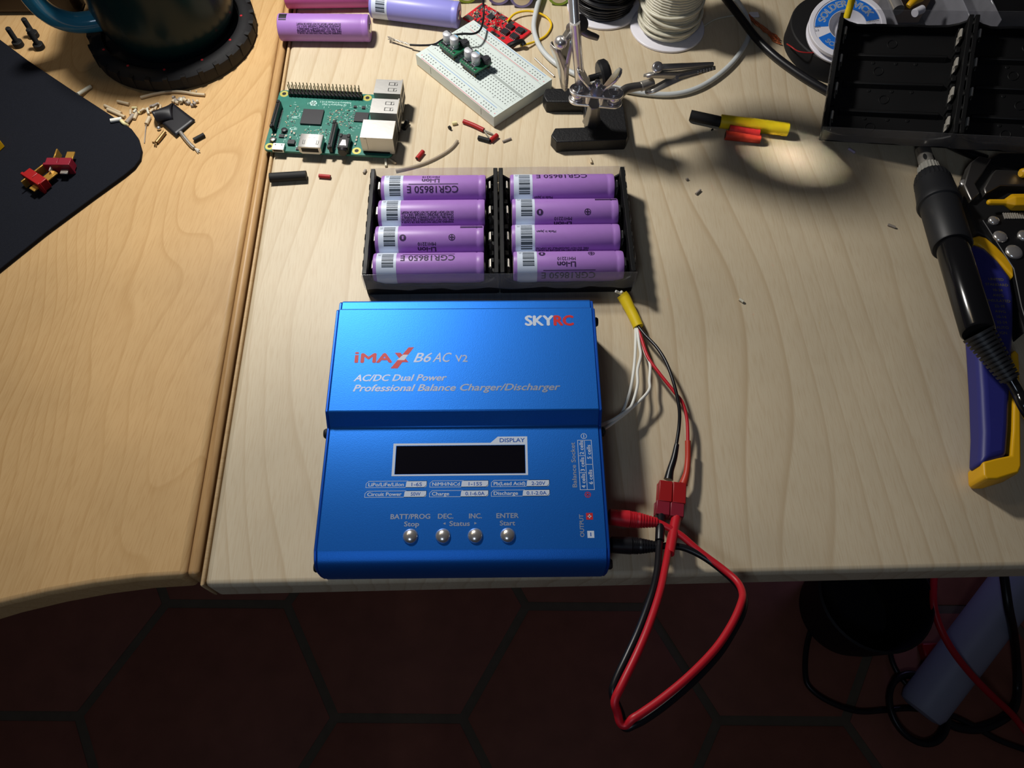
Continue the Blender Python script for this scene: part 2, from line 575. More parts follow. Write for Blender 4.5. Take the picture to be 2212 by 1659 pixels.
desk2 = thing('desk', 'amber birch desk with a curved front edge, under the mouse pad', 'desk', (-400, 450, -22))
g = G()
front = [(-157.25, 91.3), (-180, 90.4), (-202, 88), (-223.5, 84.4), (-244.7, 79.6), (-270, 72), (-300, 61), (-340, 43), (-390, 14), (-450, -30), (-520, -95), (-600, -180)]
poly = [(p[0] + 400, p[1] - 450) for p in front] + [(-350, -630), (-350, 420), (242.75, 420)]
poly = poly[::-1]
g.prism(poly, 0, 22, WOOD_L)
g.build('tabletop', desk2, bevel=3.2, seg=4)
g = G(); g.box(243.0, 248.9, -358.6, 420, 0, 22, EDGE_L); g.build('edge_band', desk2, bevel=3.6, seg=4)

# ------------------------------------------------------------------ blue battery charger
CH0 = Vector((-85.6, 86.8, 0)); CHA = -0.0122
chg = thing('battery_charger', 'blue aluminium battery charger with a dark display and four silver buttons', 'charger', CH0, CHA)
UP, LO = 38.5, 31.4
prof = [(1.5, 2), (0.2, 6), (-0.6, 14), (-0.5, 20), (-0.1, 23.6), (0.5, 25.8), (1.3, 27.4), (2.4, 28.7), (3.6, 29.5), (5.0, 30.2), (6.4, 30.85), (7.2, 31.2), (7.9, LO), (70.0, LO), (75.6, UP), (135.3, UP), (136.3, UP - 0.6), (136.6, 34.2), (143.6, 33.6), (145, 32), (145, 2)]
prof = prof[::-1]
g = G()
g.prism_x(prof, 0, 135, BLUE)
g.build('case', chg, bevel=0.5, seg=2, smooth=28)
for sx in (0, 1):
    g = G()
    ep = [(y * 0.995 + 0.3, z - 0.25 if z > 3 else z) for (y, z) in prof]
    x0 = -1.4 if sx == 0 else 135.05
    g.prism_x(ep, x0, x0 + 1.35, BLUE_D)
    g.build('end_plate', chg, bevel=0.3, seg=1, smooth=28)
for (x, y, z) in [(-1.4, 69, 26), (-1.4, 3.6, 17), (-1.4, 132, 26), (136.4, 69, 26), (136.4, 3.6, 17), (136.4, 132, 30)]:
    g = G()
    d = -1 if x < 0 else 1
    g.lathe([(0, 2.6), (1.6, 2.6), (2.4, 2.0), (2.4, 1.1), (1.4, 1.1), (1.4, 0)], (x, y, z), (d, 0, 0), BLACKM, 16)
    g.build('screw', chg)
for (x, y) in [(10, 10), (125, 10), (10, 135), (125, 135)]:
    g = G(); g.lathe([(0, 5), (2, 5.5)], (x, y, 0), (0, 0, 1), BLACKM, 20); g.build('foot', chg)
# display
g = G()
g.box(34.0, 97.6, 44.9, 59.7, LO - 0.2, LO + 0.10, LCD)
g.build('display_window', chg, bevel=0.08, seg=1)
# buttons
for bx in (43.2, 58.4, 73.5, 88.7):
    g = G()
    g.lathe([(0, 3.55), (0.5, 3.55), (1.0, 3.4), (1.7, 2.8), (2.2, 1.9), (2.5, 0.9), (2.55, 0)], (bx, 14.0, LO - 0.1), (0, 0, 1), CHROME, 28)
    g.build('button', chg, smooth=60)
    g = G(); g.lathe([(0, 3.55), (0.06, 4.0)], (bx, 14.0, LO), (0, 0, 1), SOCK, 28)
# sockets on the right side
g = G()
for k, (y0, y1) in enumerate([(37, 44), (45, 52), (53, 60)]):
    pass
g.box(134.5, 137.6, 36, 64, 8, 24, BLACK)
g.build('balance_socket', chg, bevel=0.4)
for yy, mm, nm in ((22.9, REDPL, 'output_jack'), (12.6, BLACK, 'output_jack')):
    g = G(); g.lathe([(0, 4.4), (2.6, 4.4), (2.6, 2.2)], (135, yy, 14), (1, 0, 0), mm, 24); j = g.build(nm, chg)
    j['label'] = 'red output jack' if mm is REDPL else 'black output jack'


def zt(x, y, z, rz=0.0):
    return T(x, y, z + 0.07, rz)


CAP = 0.69


def line_text(g, s, x, y, w, cap, z, m, bold=0.05, shear=0.0, rz=0.0):
    g.text(s, cap / CAP, m, zt(x, y, z, rz), bold=bold, shear=shear, fit=w)


def quad(g, pts, z, m):
    g.add([(p[0], p[1], z + 0.05) for p in pts], [tuple(range(len(pts)))], m)


def ring(g, pts, w, z, m):
    n = len(pts); cx = sum(p[0] for p in pts) / n; cy = sum(p[1] for p in pts) / n
    inn = []
    for i in range(n):
        a = Vector(pts[i - 1]); b = Vector(pts[i]); c = Vector(pts[(i + 1) % n])
        d1 = (b - a).normalized(); d2 = (c - b).normalized()
        nn = Vector((-(d1 + d2).y, (d1 + d2).x)).normalized()
        k = w / max(0.35, nn.dot(Vector((-d1.y, d1.x))))
        inn.append(b + nn * k)
    vs = [(p[0], p[1], z + 0.05) for p in pts] + [(p[0], p[1], z + 0.05) for p in inn]
    fs = [(i, (i + 1) % n, n + (i + 1) % n, n + i) for i in range(n)]
    g.add(vs, fs, m)


g = G()
# maker's mark: white SKY, red RC
line_text(g, 'SKY', 99.2, 124.9, 14.6, 5.9, UP, PRINT_W, 0.42)
line_text(g, 'RC', 114.4, 124.9, 9.9, 5.9, UP, PRINT_R, 0.42)
line_text(g, 'i', 10.9, 103.2, 1.8, 6.6, UP, PRINT_R, 0.2)
line_text(g, 'MA', 14.3, 103.2, 15.6, 5.2, UP, PRINT_R, 0.42)
quad(g, [(29.5, 99.6), (33.2, 99.6), (41.0, 112.0), (38.2, 112.0)], UP, PRINT_R)
quad(g, [(31.2, 108.8), (34.2, 108.8), (38.6, 103.2), (35.4, 103.2)], UP + 0.01, PRINT_R)
quad(g, [(32.6, 104.4), (36.4, 104.4), (38.2, 107.6), (35.6, 107.6)], UP + 0.02, PRINT_W)
line_text(g, 'B6', 41.2, 103.2, 9.2, 5.4, UP, PRINT_S, 0.12, 0.35)
line_text(g, 'AC', 51.0, 103.2, 9.6, 5.4, UP, PRINT_S, 0.08, 0.35)
line_text(g, 'V2', 62.6, 103.2, 6.2, 4.0, UP, PRINT_S, 0.10)
line_text(g, 'AC/DC Dual Power', 11.4, 92.4, 47.0, 3.6, UP, PRINT_S, 0.16, 0.3)
line_text(g, 'Professional Balance Charger/Discharger', 11.6, 86.6, 104.3, 3.7, UP, PRINT_S, 0.16, 0.3)
# display frame with its tab
outer = [(32.5, 43.9), (98.9, 43.9), (98.9, 64.3), (84.2, 64.3), (80.6, 61.0), (32.5, 61.0)]
vs = [(p[0], p[1], LO + 0.05) for p in outer]
inn = [(33.8, 44.7), (97.8, 44.7), (97.8, 59.9), (33.8, 59.9)]
vs += [(p[0], p[1], LO + 0.05) for p in inn]
g.add(vs, [(0, 1, 7, 6), (1, 2, 8, 7), (2, 3, 4, 8), (4, 9, 8), (4, 5, 9), (5, 0, 6, 9)][:0] + [(0, 1, 7, 6), (1, 2, 8, 7), (2, 3, 4, 8), (4, 5, 9, 8), (5, 0, 6, 9)], PRINT_W)
line_text(g, 'DISPLAY', 85.2, 61.3, 12.4, 2.1, LO + 0.03, PRINT_B, 0.06)


def info(g, x0, x1, xm, y0, y1, name, val, wn, wv):
    c = 1.3
    out = [(x0, y0), (x1 - c, y0), (x1, y0 + c), (x1, y1), (x0 + c, y1), (x0, y1 - c)]
    ring(g, out, 0.2, LO, PRINT_W)
    quad(g, [(xm, y0), (x1 - c, y0), (x1 - 0.4, y0 + 0.4), (x1, y0 + c), (x1, y1), (xm + 1.2, y1), (xm + 0.3, y1 - 0.6)], LO, PRINT_W)
    line_text(g, name, x0 + 1.3, y0 + 0.75, wn, 1.75, LO, PRINT_W, 0.05)
    line_text(g, val, xm + (x1 - xm - wv) / 2 + 0.2, y0 + 0.75, wv, 1.75, LO + 0.03, PRINT_B, 0.04)


info(g, 20.4, 49.9, 39.6, 38.0, 41.4, 'LiPo/LiFe/LiIon', '1-6S', 17.0, 5.0)
info(g, 51.2, 79.7, 66.4, 38.0, 41.4, 'NiMH/NiCd', '1-15S', 13.2, 6.4)
info(g, 80.9, 109.2, 98.0, 38.0, 41.4, 'Pb(Lead Acid)', '2-20V', 15.2, 6.6)
info(g, 20.2, 49.9, 39.0, 33.1, 36.4, 'Circuit Power', '50W', 16.4, 4.6)
info(g, 51.2, 79.7, 66.2, 33.1, 36.4, 'Charge', '0.1-6.0A', 8.2, 9.2)
info(g, 80.9, 109.2, 96.0, 33.1, 36.4, 'Discharge', '0.1-2.0A', 11.6, 9.6)
line_text(g, 'BATT/PROG', 33.4, 22.4, 18.6, 2.35, LO, PRINT_S, 0.09)
line_text(g, 'Stop', 40.0, 18.8, 6.9, 2.3, LO, PRINT_S, 0.09)
line_text(g, 'DEC.', 55.8, 22.4, 7.2, 2.35, LO, PRINT_S, 0.09)
line_text(g, 'INC.', 70.5, 22.4, 6.0, 2.35, LO, PRINT_S, 0.09)
line_text(g, 'Status', 61.3, 18.8, 9.5, 2.3, LO, PRINT_S, 0.09)
quad(g, [(58.2, 20.0), (59.4, 19.4), (59.4, 20.6)], LO, PRINT_S)
quad(g, [(73.0, 19.4), (74.2, 20.0), (73.0, 20.6)], LO, PRINT_S)
line_text(g, 'ENTER', 83.5, 22.4, 10.4, 2.35, LO, PRINT_S, 0.09)
line_text(g, 'Start', 85.1, 18.8, 7.1, 2.3, LO, PRINT_S, 0.09)
R90 = pi / 2
line_text(g, 'Balance Socket', 122.4, 37.4, 23.4, 2.1, LO, PRINT_S, 0.08, rz=R90)
# cell table
ring(g, [(123.8, 36.0), (130.9, 36.0), (130.9, 62.1), (123.8, 62.1)], 0.25, LO, PRINT_W)
quad(g, [(127.2, 36.2), (127.45, 36.2), (127.45, 62), (127.2, 62)], LO, PRINT_W)
for yy in (44.7, 53.6):
    quad(g, [(123.9, yy), (127.2, yy), (127.2, yy + 0.25), (123.9, yy + 0.25)], LO, PRINT_W)
quad(g, [(127.4, 49.0), (130.8, 49.0), (130.8, 49.25), (127.4, 49.25)], LO, PRINT_W)
for s, x, y in [('4 cells', 126.6, 37.0), ('3 cells', 126.6, 45.6), ('2 cells', 126.6, 54.4)]:
    line_text(g, s, x, y, 7.2, 1.9, LO, PRINT_W, 0.04, rz=R90)
for s, x, y in [('6 cells', 130.2, 38.9), ('5 cells', 130.2, 52.0)]:
    line_text(g, s, x, y, 7.4, 1.9, LO, PRINT_W, 0.04, rz=R90)


def circ(x, y, r, n=20):
    return [(x + r * cos(2 * pi * k / n), y + r * sin(2 * pi * k / n)) for k in range(n)]


ring(g, circ(127.2, 64.2, 1.5), 0.25, LO, PRINT_W)
quad(g, [(127.0, 63.3), (127.35, 63.3), (127.35, 65.1), (127.0, 65.1)], LO, PRINT_W)
ring(g, circ(127.4, 33.6, 1.5), 0.3, LO, PRINT_R)
quad(g, [(127.2, 32.6), (127.6, 32.6), (127.6, 34.6), (127.2, 34.6)], LO, PRINT_R)
quad(g, [(126.4, 33.4), (128.4, 33.4), (128.4, 33.8), (126.4, 33.8)], LO, PRINT_R)
line_text(g, 'OUTPUT', 124.6, 12.9, 10.9, 1.9, LO, PRINT_S, 0.08, rz=R90)
quad(g, [(126.0, 21.2), (129.2, 21.2), (129.2, 24.5), (126.0, 24.5)], LO, PRINT_R)
quad(g, [(127.35, 21.9), (127.85, 21.9), (127.85, 23.8), (127.35, 23.8)], LO + 0.02, PRINT_W)
quad(g, [(126.7, 22.6), (128.5, 22.6), (128.5, 23.1), (126.7, 23.1)], LO + 0.02, PRINT_W)
quad(g, [(126.1, 12.4), (129.3, 12.4), (129.3, 15.8), (126.1, 15.8)], LO, PRINT_W)
quad(g, [(127.45, 13.2), (127.95, 13.2), (127.95, 15.0), (127.45, 15.0)], LO + 0.02, PRINT_B)
p = g.build('lettering', chg, smooth=0)
p['label'] = 'white, silver and red printed lettering'

# ------------------------------------------------------------------ battery holders and cells
BH0 = Vector((-77.0, 257.3, 0)); BHA = -0.0052
CELL_Y = (10.6, 30.6, 50.6, 70.4)
CELL_Z = 11.6
R_CELL = 9.2


def make_holder(label, W4=78.6, flip=False, group=None):
    h = thing('battery_holder', label, 'battery holder', (0, 0, 0), 0, group)
    g = G()
    g.box(0.4, W4 - 0.4, 0.4, 79.6, 0, 1.8, HOLDER)
    # low long walls, front and back, and the three ribs between the slots
    for (y0, y1, zt_) in ((0, 1.6, 9.5), (78.4, 80, 9.5)):
        pr = []
        xs = [1.0 + (W4 - 2.0) * k / 14 for k in range(15)]
        for k, x in enumerate(xs):
            t = min(k, 14 - k)
            z = zt_ + (7.0 if t == 0 else 2.6 if t == 1 else 0.4 * sin(k * 1.7))
            pr.append((x, z))
        poly = [(xs[0], 0.2), (xs[-1], 0.2)] + [(x, z) for x, z in reversed(pr)]
        m4 = Matrix(((1, 0, 0, 0), (0, 0, -1, y1), (0, 1, 0, 0), (0, 0, 0, 1)))
        g.prism(poly, 0, y1 - y0, HOLDER, m4)
    for y in (20.6, 40.6, 60.5):
        g.prism_x([(y - 2.6, 1.6), (y + 2.6, 1.6), (y + 0.9, 5.2), (y - 0.9, 5.2)], 9, W4 - 9, HOLDER)
        for x in (26, 40, 52):
            g.cyl((x, y - 4, 1.7), (x, y - 4, 2.3), 1.2, HOLDER, 12)
    # raised molding marks on the floor of each slot
    for k, y in enumerate(CELL_Y):
        g.lathe([(0, 3.2), (0.5, 3.2), (0.5, 2.6), (0.1, 2.6)], (30 + 6 * (k % 2), y, 1.8), (0, 0, 1), HOLDER, 20, caps=False)
    # chambers that carry the contacts
    for x0, x1 in ((2.4, 6.0), (W4 - 6.0, W4 - 2.4)):
        for y in CELL_Y:
            g.box(x0, x1, y - 9.6, y - 5.2, 1.6, 9.5, HOLDER, top=(0.4, 0.4))
            g.box(x0, x1, y + 5.2, y + 9.4, 1.6, 9.5, HOLDER, top=(0.4, 0.4))
            g.box(x0, x1, y - 5.4, y + 5.4, 1.6, 6.0, HOLDER)
    g.build('tray', h, bevel=0.35, seg=1)
    for side_ in (0, 1):
        g = G()
        x0, x1 = (0, 2.6) if side_ == 0 else (W4 - 2.6, W4)
        sw = [(0.2, 0.2), (79.8, 0.2), (79.8, 21.3), (77.0, 21.3), (74, 20.8)] + [(74 - 68 * k / 10.0, 20.9 + 0.35 * (-1) ** k) for k in range(1, 10)] + [(6, 20.8), (3, 21.3), (0.2, 21.3)]
        g.prism_x(sw, x0, x1, HOLDER)
        # little notches along the outer rim
        xo = (-0.35, 0.2) if side_ == 0 else (W4 - 0.2, W4 + 0.35)
        for k in range(8):
            y = 6 + 9.6 * k
            g.box(xo[0], xo[1], y, y + 4.2, 15.0, 21.0, HOLDER)
        g.build('end_wall', h, bevel=0.4, seg=1)
    for y in CELL_Y:
        for sx in (0, 1):
            g = G()
            x = 6.0 if sx == 0 else W4 - 6.0
            d = 1 if sx == 0 else -1
            pr = [(-1.0, 6), (-1.9, 10), (-2.1, 15.6), (-1.5, 16.6), (-0.8, 16.6), (-0.2, 15.5), (-0.1, 11), (-0.35, 11), (-0.5, 15.2), (-0.9, 16.2), (-1.3, 16.2), (-1.7, 15.4), (-1.5, 10.2), (-0.6, 6)]
            vs = [(x + d * a, y - 2.8, b) for a, b in pr] + [(x + d * a, y + 2.8, b) for a, b in pr]
            n = len(pr)
            fs = [(i, (i + 1) % n, n + (i + 1) % n, n + i) for i in range(n)]
            g.add(vs, fs, CONTACT)
            g.build('contact', h, smooth=50)
    return h


def on_cell(R, x0, ang0, yscale=1.0):
    """text space (x along the cell, y around it) to the cell surface; written upside down for the viewer"""
    def w(v):
        a = ang0 + v.y / R
        return Vector((x0 - v.x, -sin(a) * R, cos(a) * R))
    return w


def wrap_quad(g, x0, x1, a0, a1, R, m, n=None):
    n = n or max(2, int(abs(a1 - a0) / 0.12))
    vs = []
    for i in range(n + 1):
        a = a0 + (a1 - a0) * i / n
        vs += [(x0, -sin(a) * R, cos(a) * R), (x1, -sin(a) * R, cos(a) * R)]
    fs = [(2 * i, 2 * i + 1, 2 * i + 3, 2 * i + 2) for i in range(n)]
    g.add(vs, fs, m)


L_CELL = 65.4
# angle convention: 0 = top of the cell, positive = towards the viewer's side


def make_cell(label, marks, loc, rz=0.0, sleeve=None, group=None, white=True, roll=0.0, L=L_CELL, R=R_CELL):
    """lying 18650 cell, axis along local x, minus end at x=0; local origin on the ground under the minus end"""
    sleeve = sleeve or PURPLE
    c = thing('battery_cell', label, 'battery', loc, rz, group)
    up = Matrix.Translation((0, 0, R))
    g = G()
    g.lathe([(0.3, R - 2.4), (0.15, R - 1.0), (0.5, R - 0.25), (1.2, R), (L - 5.4, R), (L - 4.6, R - 0.25), (L - 4.0, R), (L - 1.4, R), (L - 0.5, R - 0.35), (L - 0.2, R - 1.6), (L - 0.3, R - 3.0)], (0, 0, R), (1, 0, 0), sleeve, 40)
    g.build('sleeve', c, smooth=40)
    g = G()
    g.lathe([(0.35, R - 2.2), (0.0, R - 2.8), (0, 0)], (0, 0, R), (1, 0, 0), NICKEL, 32)
    g.build('negative_end', c, smooth=40)
    g = G()
    g.lathe([(L - 0.4, R - 2.6), (L - 0.9, R - 3.4), (L - 0.8, 3.6), (L + 0.3, 3.2), (L + 0.4, 0)], (0, 0, R), (1, 0, 0), NICKEL, 32)
    g.build('positive_cap', c, smooth=40)
    R2 = R + 0.10
    ma = up
    if white:
        g = G()
        vs = []
        k0 = len(g.v)
        n = 40
        for i in range(n + 1):
            a = 2 * pi * i / n
            vs += [(2.4, -sin(a) * (R + 0.06), cos(a) * (R + 0.06)), (14.0, -sin(a) * (R + 0.06), cos(a) * (R + 0.06))]
        g.add(vs, [(2 * i, 2 * i + 1, 2 * i + 3, 2 * i + 2) for i in range(n)], LABEL, up)
        bars = [(0.00, .05), (.09, .03), (.15, .03), (.21, .06), (.31, .03), (.37, .03), (.43, .05), (.52, .11), (.67, .03), (.74, .12), (.90, .05), (.98, .07)]
        k = len(g.v)
        b0 = marks.get('bar', -0.5); bl = marks.get('bl', 1.25)
        for (p, w) in bars:
            for xs in ((5.6, 12.4),):
                gg = G(); wrap_quad(gg, xs[0], xs[1], b0 + bl * p, b0 + bl * (p + w), R2, INKB)
                g.add(gg.v, gg.f, INKB, up)
        gg = G(); gg.text('21', 2.6, INKB, None, warp=lambda v: Vector((5.0 - v.y * 0.9, -sin(b0 - 0.02 + v.x / R2) * R2, cos(b0 - 0.02 + v.x / R2) * R2)))
        g.add(gg.v, gg.f, INKB, up)
        p = g.build('label', c, smooth=40)
        p['label'] = 'white barcode label round the minus end'
    g = G(); any_ = False
    for mk in marks.get('ink', []):
        kind, ang = mk[0], mk[1]
        any_ = True
        gg = G()
        if kind == 'name':
            gg.text('CGR18650 E', 4.1 / CAP, INK, None, bold=0.10, fit=31.5, warp=on_cell(R2, 48.0, ang))
            wrap_quad(gg, 17.5, 48.0, ang - 0.16, ang - 0.11, R2, INK) if len(mk) < 3 else None
        elif kind == 'type':
            gg.text('Li-ion', 3.0 / CAP, INK, None, bold=0.16, fit=10.6, warp=on_cell(R2, 36.4, ang))
            gg.text('MH12210', 2.1 / CAP, INK, None, bold=0.06, fit=10.6, warp=on_cell(R2, 36.4, ang - 0.33))
        elif kind == 'poles':
            for (x, s) in ((17.0, 0), (46.0, 1)):
                rr = 2.0
                n = 20
                ro, ri = rr, (rr * 0.0 if s == 0 else rr * 0.78)
                vs = []
                for i in range(n):
                    t = 2 * pi * i / n
                    for r_ in (ro, ri):
                        a = ang + sin(t) * r_ / R2
                        vs.append((x + cos(t) * r_, -sin(a) * R2, cos(a) * R2))
                fs = [(2 * i, 2 * ((i + 1) % n), 2 * ((i + 1) % n) + 1, 2 * i + 1) for i in range(n)]
                gg.add(vs, fs, INK)
                if s:
                    wrap_quad(gg, x - 1.3, x + 1.3, ang - 0.04, ang + 0.04, R2 + 0.01, INK)
                    wrap_quad(gg, x - 0.35, x + 0.35, ang - 0.15, ang + 0.15, R2 + 0.01, INK)
                else:
                    wrap_quad(gg, x - 0.5, x + 0.5, ang - 0.11, ang + 0.11, R2 + 0.03, sleeve)
        elif kind == 'warn':
            lines = ['WARNING: BATTERY MAY EXPLODE OR CAUSE A', 'FIRE. DO NOT DISASSEMBLE OR DISPOSE', 'OF IN FIRE. DO NOT CONNECT IMPROPERLY.', 'CHARGE BY SPECIFIED CHARGER ONLY. F.C.', 'DO NOT SHORT CIRCUIT. DO NOT CRUSH OR MODIFY.']
            for k, s in enumerate(lines[:mk[2]]):
                gg.text(s, 1.25 / CAP, INK, None, bold=0.06, fit=31.5, warp=on_cell(R2, 46.0, ang - k * 0.165))
        elif kind == 'made':
            gg.text('Made in Japan', 1.6 / CAP, INK, None, bold=0.05, fit=11.5, warp=on_cell(R2, 26.5, ang))
        elif kind == 'bar':
            wrap_quad(gg, L - 14.5, L - 1.2, ang - 0.05, ang + 0.14, R2, INK)
            wrap_quad(gg, L - 14.5, L - 1.2, ang - 0.22, ang - 0.17, R2, INK)
        elif kind == 'block':
            wrap_quad(gg, 1.6, 7.0, ang - 0.28, ang + 0.25, R2, INKK)
            wrap_quad(gg, 1.6, 7.0, ang + 0.31, ang + 0.40, R2, INKK)
        g.add(gg.v, gg.f, INK, up)
        # keep the colours the piece was drawn with
        base = len(g.f) - len(gg.f)
        for q, i_ in enumerate(gg.mi):
            g.mi[base + q] = g.m(gg.mats[i_])
    if any_:
        g.build('lettering', c, smooth=0)
    return c


hl = make_holder('black four-slot battery holder full of purple cells, its yellow-sleeved wires far from it', group='loaded battery holders')
hl['label'] = 'black battery holder with four purple cells, away from the yellow wire sleeve'
hl.location = BH0 * S; hl.rotation_euler = (0, 0, BHA)
hr = dup(hl, None, None, 'black battery holder with four purple cells, beside the yellow wire sleeve')
hr.location = (BH0 + Matrix.Rotation(BHA, 3, 'Z') @ Vector((79.4, 0, 0))) * S

spec = [
    (0, 3, 6.2, {'bar': -0.56, 'bl': 1.55, 'ink': [('name', 0.43), ('type', -0.13)]}, 'purple cell with its type number upside down, at the back of the left holder'),
    (0, 2, 5.6, {'bar': -0.52, 'bl': 1.45, 'ink': [('warn', 1.08, 5)]}, 'purple cell with a dense block of small print, second from back in left holder'),
    (0, 1, 5.0, {'bar': -0.46, 'bl': 1.35, 'ink': [('poles', 0.41), ('type', 1.05), ('bar', -0.45)]}, 'purple cell with pole signs and black strip, third from back in left holder'),
    (0, 0, 5.0, {'bar': -0.52, 'bl': 1.0, 'ink': [('name', -0.32)]}, 'purple cell with its type number at its upper edge, front of the left holder'),
    (1, 3, 6.6, {'bar': -0.54, 'bl': 1.5, 'ink': [('name', -0.55, 0), ('made', 1.2)]}, 'purple cell with its type number cut by its upper edge, back of the right holder'),
    (1, 2, 7.4, {'bar': -0.62, 'bl': 1.35, 'ink': [('poles', 0.56), ('type', 1.22), ('bar', -0.5)]}, 'purple cell with pole signs and black strip, second from back in right holder'),
    (1, 1, 6.8, {'bar': -0.55, 'bl': 1.75, 'ink': [('made', 0.0), ('warn', 1.32, 2)]}, 'purple cell with a lone short printed line, third from back in right holder'),
    (1, 0, 7.4, {'bar': -0.62, 'bl': 1.1, 'ink': [('poles', -0.38), ('type', 0.29), ('name', 0.97)]}, 'purple cell with broad underline above the clear film, front of right holder'),
]
rot = Matrix.Rotation(BHA, 3, 'Z')
for (hx, k, x, marks, lab) in spec:
    p = BH0 + rot @ Vector((x + hx * 79.6, CELL_Y[k], CELL_Z - R_CELL))
    make_cell(lab, marks, p, BHA, group='purple cells in the two holders')

# clear packing tape round the pair of holders
g = G()
Lx = 158.2


def film_wall(y, z0, z1, n=24, amp=1.0):
    vs = []
    for i in range(n + 1):
        x = -0.6 + (Lx + 1.2) * i / n
        zz = z0 + amp * (sin(i * 1.3) + 0.6 * sin(i * 2.9))
        for yy in (y, y - 0.12):
            vs += [(x, yy, zz), (x, yy, z1 + 0.15 * sin(i * 0.9))]
    fs = []
    for i in range(n):
        a = 4 * i
        fs += [(a, a + 4, a + 5, a + 1), (a + 2, a + 3, a + 7, a + 6), (a + 1, a + 5, a + 7, a + 3), (a, a + 2, a + 6, a + 4)]
    g.add(vs, fs, FILM)


def film_ends(z0, z1):
    for x in (-0.6, Lx + 0.6):
        vs = []
        for i in range(9):
            y = -0.25 + 80.65 * i / 8
            for xx in (x - 0.06, x + 0.06):
                vs += [(xx, y, z0), (xx, y, z1)]
        fs = []
        for i in range(8):
            a = 4 * i
            fs += [(a, a + 4, a + 5, a + 1), (a + 2, a + 3, a + 7, a + 6), (a + 1, a + 5, a + 7, a + 3), (a, a + 2, a + 6, a + 4)]
        g.add(vs, fs, FILM)


film_wall(-0.25, 6.0, 21.0)
film_ends(7.0, 19.5)
film_wall(80.4, 6.0, 21.0)
o = g.build('clear_tape', None, smooth=40)
o.location = BH0 * S; o.rotation_euler = (0, 0, BHA)
tag(o, 'clear packing tape stretched round the two holders full of purple cells', 'tape')

# loose cells at the back of the desk
p0 = at(606, 97, 0); p1 = at(812, 99, 0)
a = math.atan2((p1 - p0).y, (p1 - p0).x)
make_cell('loose purple cell with a bare metal end, on the seam between the desks', {'ink': [('block', -0.02), ('warn', 1.25, 5), ('poles', -0.75)]}, at(607, 88, 3) * 1.0 + Vector((0, 6.5, -3)), a, PURPLE, white=False, group='loose cells at the back of the desk')
p0 = at(806, 40, 0); p1 = at(998, 64, 0)
a = math.atan2((p1 - p0).y, (p1 - p0).x)
make_cell('lilac cell with a barcode label, above the white breadboard', {'bar': 0.1, 'ink': []}, p0 + Vector((0, 3.5, 0)), a, LILAC, group='loose cells at the back of the desk', L=66.5)
p0 = at(622, 22, 0); p1 = at(815, 19, 0)
a = math.atan2((p1 - p0).y, (p1 - p0).x)
make_cell('magenta cell behind the loose purple cell, half out of view', {'ink': []}, p0 + Vector((0, 4.5, 0)), a, PINK, white=False, group='loose cells at the back of the desk')
for (px, py, sl, lab, rz) in [(1127, 26, LILAC, 'lilac cell showing its flat end, beside the white cable', 1.55), (1207, 21, LIME, 'lime green cell showing its end, behind the metal post', 1.5),
                              (1078, 20, LILAC, 'lilac cell end just above the red circuit board', 1.6), (1010, 16, LIME, 'lime green cell end next to the lilac cell', 1.62)]:
    make_cell(lab, {'ink': []}, at(px, py, 0) + Vector((0, 4.0, 0)), rz, sl, white=False, group='cells standing in a row behind the board' if False else 'cells pointing at the viewer in the back row', R=9.0)

# ------------------------------------------------------------------ single-board computer
rp = thing('single_board_computer', 'green single-board computer with pin header and metal ports, left of the breadboard', 'circuit board', (-152.3, 370.85, 2.4), -0.0839)
PZ = 1.6
g = G()


def rrect(x0, x1, y0, y1, r, n=5):
    pts = []
    for cx, cy, a0 in ((x1 - r, y0 + r, -pi / 2), (x1 - r, y1 - r, 0), (x0 + r, y1 - r, pi / 2), (x0 + r, y0 + r, pi)):
        for k in range(n + 1):
            a = a0 + k * pi / 2 / n
            pts.append((cx + r * cos(a), cy + r * sin(a)))
    return pts


g.prism(rrect(0, 85, 0, 56, 3), 0, PZ, PCB)
for (x, y) in ((3.5, 3.5), (61.5, 3.5), (3.5, 52.5), (61.5, 52.5)):
    g.lathe([(0, 3.0), (0.06, 2.9)], (x, y, PZ), (0, 0, 1), RINGPAD, 24)
    g.lathe([(0, 1.4), (0.09, 1.4)], (x, y, PZ), (0, 0, 1), SOCK, 20)
Lz = T(0, 0, PZ + 0.05)


def flip_text(g, s, xr, yt, w, cap, m, bold=0.03):
    """lettering turned upside down: xr is its start on the right"""
    g.text(s, cap / CAP, m, T(xr, yt, PZ + 0.06, pi), bold=bold, fit=w)


flip_text(g, 'Raspberry Pi 3 Model B V1.2', 51.0, 47.3, 21.5, 1.5, SILK)
flip_text(g, '(c) Raspberry Pi 2015', 48.0, 44.9, 16.5, 1.5, SILK)
for k in range(6):
    a = k * pi / 3
    g.add([(p[0], p[1], PZ + 0.05) for p in [(25.2 + 1.5 * cos(a) + 1.1 * cos(t * pi / 5), 44.9 + 1.5 * sin(a) + 1.1 * sin(t * pi / 5)) for t in range(10)]], [tuple(range(10))], SILK)
g.text('HDMI', 2.6, SILK, T(32.2, 12.6, PZ + 0.06), bold=0.05, fit=7.0)
g.text('CE', 2.6, SILK, T(13.6, 19.4, PZ + 0.06), bold=0.05, fit=5.0)
g.text('JTAG', 1.4, SILK, T(17.4, 35.0, PZ + 0.06, -pi / 2), bold=0.03)
for y in (36.0, 37.2):
    g.box(13.0, 16.6, y - 6, y - 5.4, PZ, PZ + 0.05, SILK)
rnd = random.Random(5)
